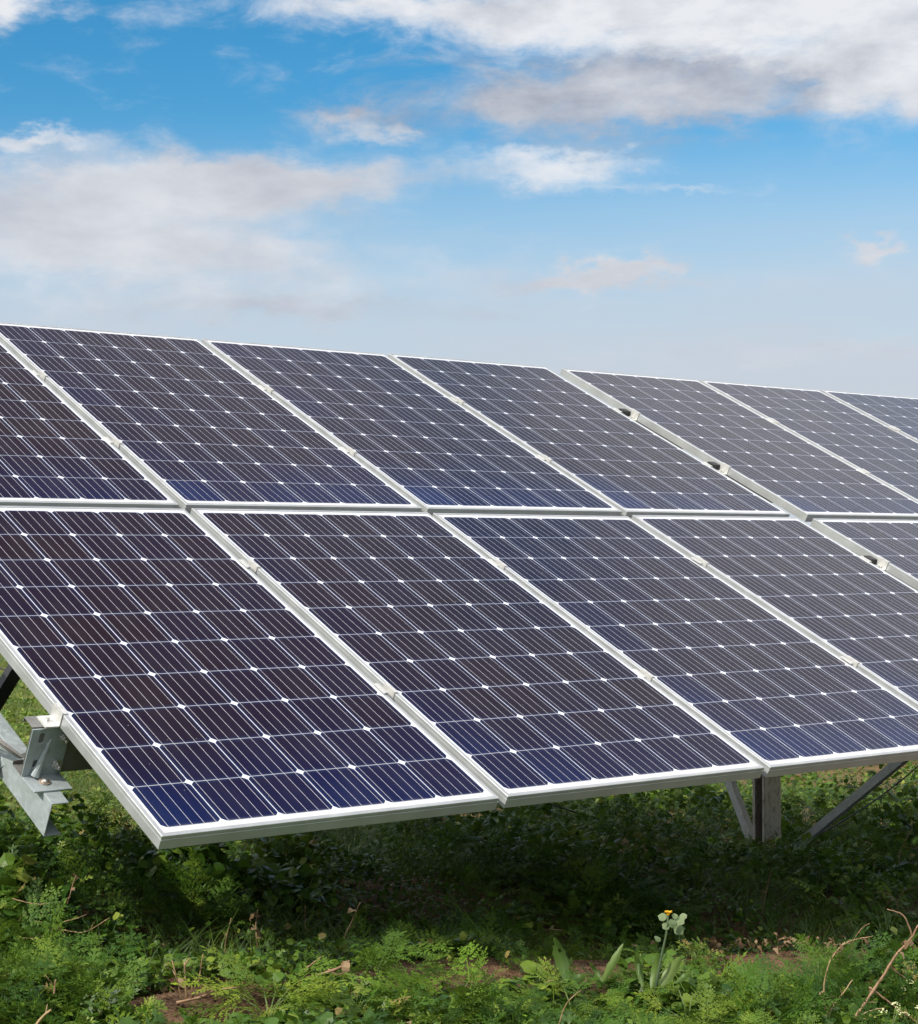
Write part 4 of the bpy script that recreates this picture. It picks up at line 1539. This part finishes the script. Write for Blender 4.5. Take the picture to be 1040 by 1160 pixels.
gp = on_ground(643, 1112, 0.05)
dk = place_root('dock_plant', gp, 'single broad dull green leaf with chewed holes, standing left of the flower', 'plant', 'broad-leaved plants')
strap_leaf(dk, gp, at_depth(628, 1062, depth_of(gp)), 0.036, M_DOCK, tone=0.05, holes=True)
strap_leaf(dk, gp + Vector((0.01, 0, 0)), at_depth(665, 1104, depth_of(gp)), 0.02, M_DOCK, tone=0.0)
gp = on_ground(683, 1112, 0.05)
dk = place_root('dock_plant', gp, 'bright lance-shaped leaf leaning right, between chewed leaf and yellow flower', 'plant', 'broad-leaved plants')
strap_leaf(dk, gp, at_depth(706, 1069, depth_of(gp)), 0.022, M_DOCK, tone=0.6, bend=-0.006)
strap_leaf(dk, gp, at_depth(668, 1090, depth_of(gp)), 0.012, M_DOCK, tone=0.1)


# ---- bushy individual weeds
def bush(px_, py_, wpx, hpx, tm, mt, label, cnt, sc, tone, seed, name='weed', group='leafy weeds that stand out', tl=(0.25, 0.35), lift=0.0):
    p = on_ground(px_, py_, lift)
    d_ = depth_of(p)
    rx, hz = wpx / FPX * d_ / 2, hpx / FPX * d_
    rr = random.Random(seed)
    root = place_root(name, p, label, 'plant', group)
    cv = Cover()
    st_ = MB()
    for i in range(cnt):
        a = rr.uniform(0, 6.283)
        q = math.sqrt(rr.random())
        h_ = hz * (1 - 0.65 * q * q) * rr.uniform(0.45, 1.0)
        pos = (rx * q * math.cos(a), rx * 0.8 * q * math.sin(a), h_)
        yw = a - math.pi / 2 + rr.uniform(-.6, .6)
        one(cv, tm[rr.randrange(len(tm))], pos, yw, rr.gauss(*tl), rr.gauss(0, .3), sc * rr.uniform(.6, 1.2), tone + rr.gauss(0, .16))
        if i % 3 == 0:
            st_.tube([Vector((0, 0, -.01)), Vector((pos[0] * .4, pos[1] * .4, h_ * .6)), Vector(pos)], [0.0022, 0.0018, 0.001], 5)
    cv.build('foliage', mt, root)
    st_.build('stem', M_GREENSTEM, root, smooth=True)
    return root


M_BRIGHT = leaf_mat('fresh_leaf', [(0, (0.07, 0.14, 0.02)), (0.5, (0.13, 0.24, 0.020)), (1, (0.22, 0.34, 0.03))], 0.5, 0.38, 0.2)
bush(515, 1150, 120, 42, fr_near, M_BRIGHT, 'brightest yellow-green feathery plant at the bottom centre', 36, 0.125, 0.55, 51, name='feathery_plant')
bush(425, 1120, 95, 42, fr_near, M_BRIGHT, 'tall light green feathery plant on the ridge left of the bare soil patch', 32, 0.125, 0.2, 52, name='feathery_plant')
bush(305, 1160, 95, 60, fr_near, M_FERN, 'round feathery bush in front of the podded straw stalk', 38, 0.14, 0.75, 53, name='feathery_plant')
bush(400, 1165, 110, 45, lt, M_LEAF, 'lobed-leaf weed at the bottom between two feathery plants', 60, 0.05, 0.75, 54)
bush(930, 1148, 60, 62, fr_near, M_BRIGHT, 'upright light green feathery weed left of the arched dry stem', 28, 0.10, 0.30, 55, name='feathery_plant', tl=(0.7, .3))
bush(865, 1165, 100, 50, lt, M_FERN, 'grey-green cut-leaved weed at the bottom below the bare soil', 60, 0.05, 0.65, 56)
bush(790, 1095, 60, 34, lt, M_LEAF, 'leafy sprig with lobed leaves right of the yellow flower', 30, 0.04, 0.9, 57)
bush(1010, 1130, 70, 40, lt, M_BRIGHT, 'light green lobed weed behind the thick slanting branch', 40, 0.038, 0.25, 58)
bush(1000, 1055, 90, 42, rt, M_PALE, 'pale round-leaved weed at the right beyond the bare soil', 60, 0.026, 0.3, 59)
bush(650, 1160, 130, 40, fr_near, M_FERN, 'dark feathery mat below the lance-shaped leaves', 34, 0.10, 0.62, 60, name='feathery_plant')
bush(780, 1165, 120, 45, fr_near, M_FERN, 'feathery mat at the bottom right of the flower plant', 34, 0.10, 0.85, 61, name='feathery_plant')

bush(738, 1122, 95, 48, lt + rt, M_BRIGHT, 'low leafy clump round the foot of the yellow flower', 46, 0.034, 0.12, 62, lift=0.02)
bush(610, 1135, 90, 34, rt, M_LEAF, 'round-leaved weed left of the ragged dock leaf', 70, 0.034, 0.7, 63)
bush(120, 1120, 110, 48, rt, M_LEAF, 'round-leaved weed at the lower left beside the cut straw stubs', 90, 0.036, 0.6, 64)
bush(560, 1062, 80, 40, rt, M_LEAF, 'dark round-leaved weed at the edge of the shade, centre', 60, 0.036, 0.5, 65)
bush(475, 950, 60, 30, rt, M_BRIGHT, 'pale clover-like sprig in the light below the first panel joint', 26, 0.05, 0.3, 66)

# cream blossoms at the bottom right
for (px_, py_, lb) in ((1008, 1162, 'cream blossom heads at the foot of the thick branch'), (1035, 1166, 'cream blossom heads in the very bottom right corner'), (1025, 1135, 'small cream blossom right of the thick branch, half hidden by leaves')):
    p = on_ground(px_, py_, 0.06)
    root = place_root('blossoming_weed', p, lb, 'flowering plant', 'weeds with cream blossoms')
    rr = random.Random(px_)
    hm = MB()
    sm = MB()
    for hx_, hz_ in ((-0.022, 0.032), (0.012, 0.044), (0.036, 0.026)):
        hy_ = rr.uniform(-.015, .015)
        sm.tube([Vector((0, 0, -.05)), Vector((hx_ * .6, hy_ * .5, hz_ * .4)), Vector((hx_, hy_, hz_))], 0.0012, 5)
        for _ in range(16):
            a, q = rr.uniform(0, 6.283), rr.random() ** .5
            c_ = Vector((hx_ + math.cos(a) * q * .010, hy_ + math.sin(a) * q * .010, hz_ + .007 * (1 - q * q) + rr.uniform(0, .002)))
            s_ = rr.uniform(.0018, .0028)
            e1 = Vector((rr.uniform(-1, 1), rr.uniform(-1, 1), rr.uniform(-.4, .4))).normalized() * s_
            e2 = e1.cross(Vector((rr.uniform(-.3, .3), rr.uniform(-.3, .3), 1))).normalized() * s_
            hm.add([c_ - e1, c_ - e2, c_ + e1, c_ + e2], [(0, 1, 2, 3)])
    hm.build('blossom', M_WHITEP, root)
    sm.build('stem', M_GREENSTEM, root)

# pale stones by the post foot
for (px_, py_, s_, lb) in ((815, 963, .045, 'flat pale stone left of the post foot'), (832, 966, .03, 'smaller pale stone touching the post foot side of the flat one')):
    p = on_ground(px_, py_, 0.06)
    rr = random.Random(px_)
    bm_v = []
    for i in range(7):
        th_ = math.pi * i / 6
        for j in range(10):
            ph = 6.283 * j / 10
            q = 1 + rr.uniform(-.14, .14)
            bm_v.append((s_ * 1.5 * math.sin(th_) * math.cos(ph) * q, s_ * math.sin(th_) * math.sin(ph) * q, s_ * .5 * math.cos(th_) * q))
    mb = MB()
    mb.add(bm_v, [(i * 10 + j, (i + 1) * 10 + j, (i + 1) * 10 + (j + 1) % 10, i * 10 + (j + 1) % 10) for i in range(6) for j in range(10)])
    o = mb.build('stone', m_simple('pale_stone', (0.45, 0.41, 0.34), 0.9, var=0.3), None, smooth=True)
    o.location = p
    tag(o, lb, 'stone', 'pale stones by the post')
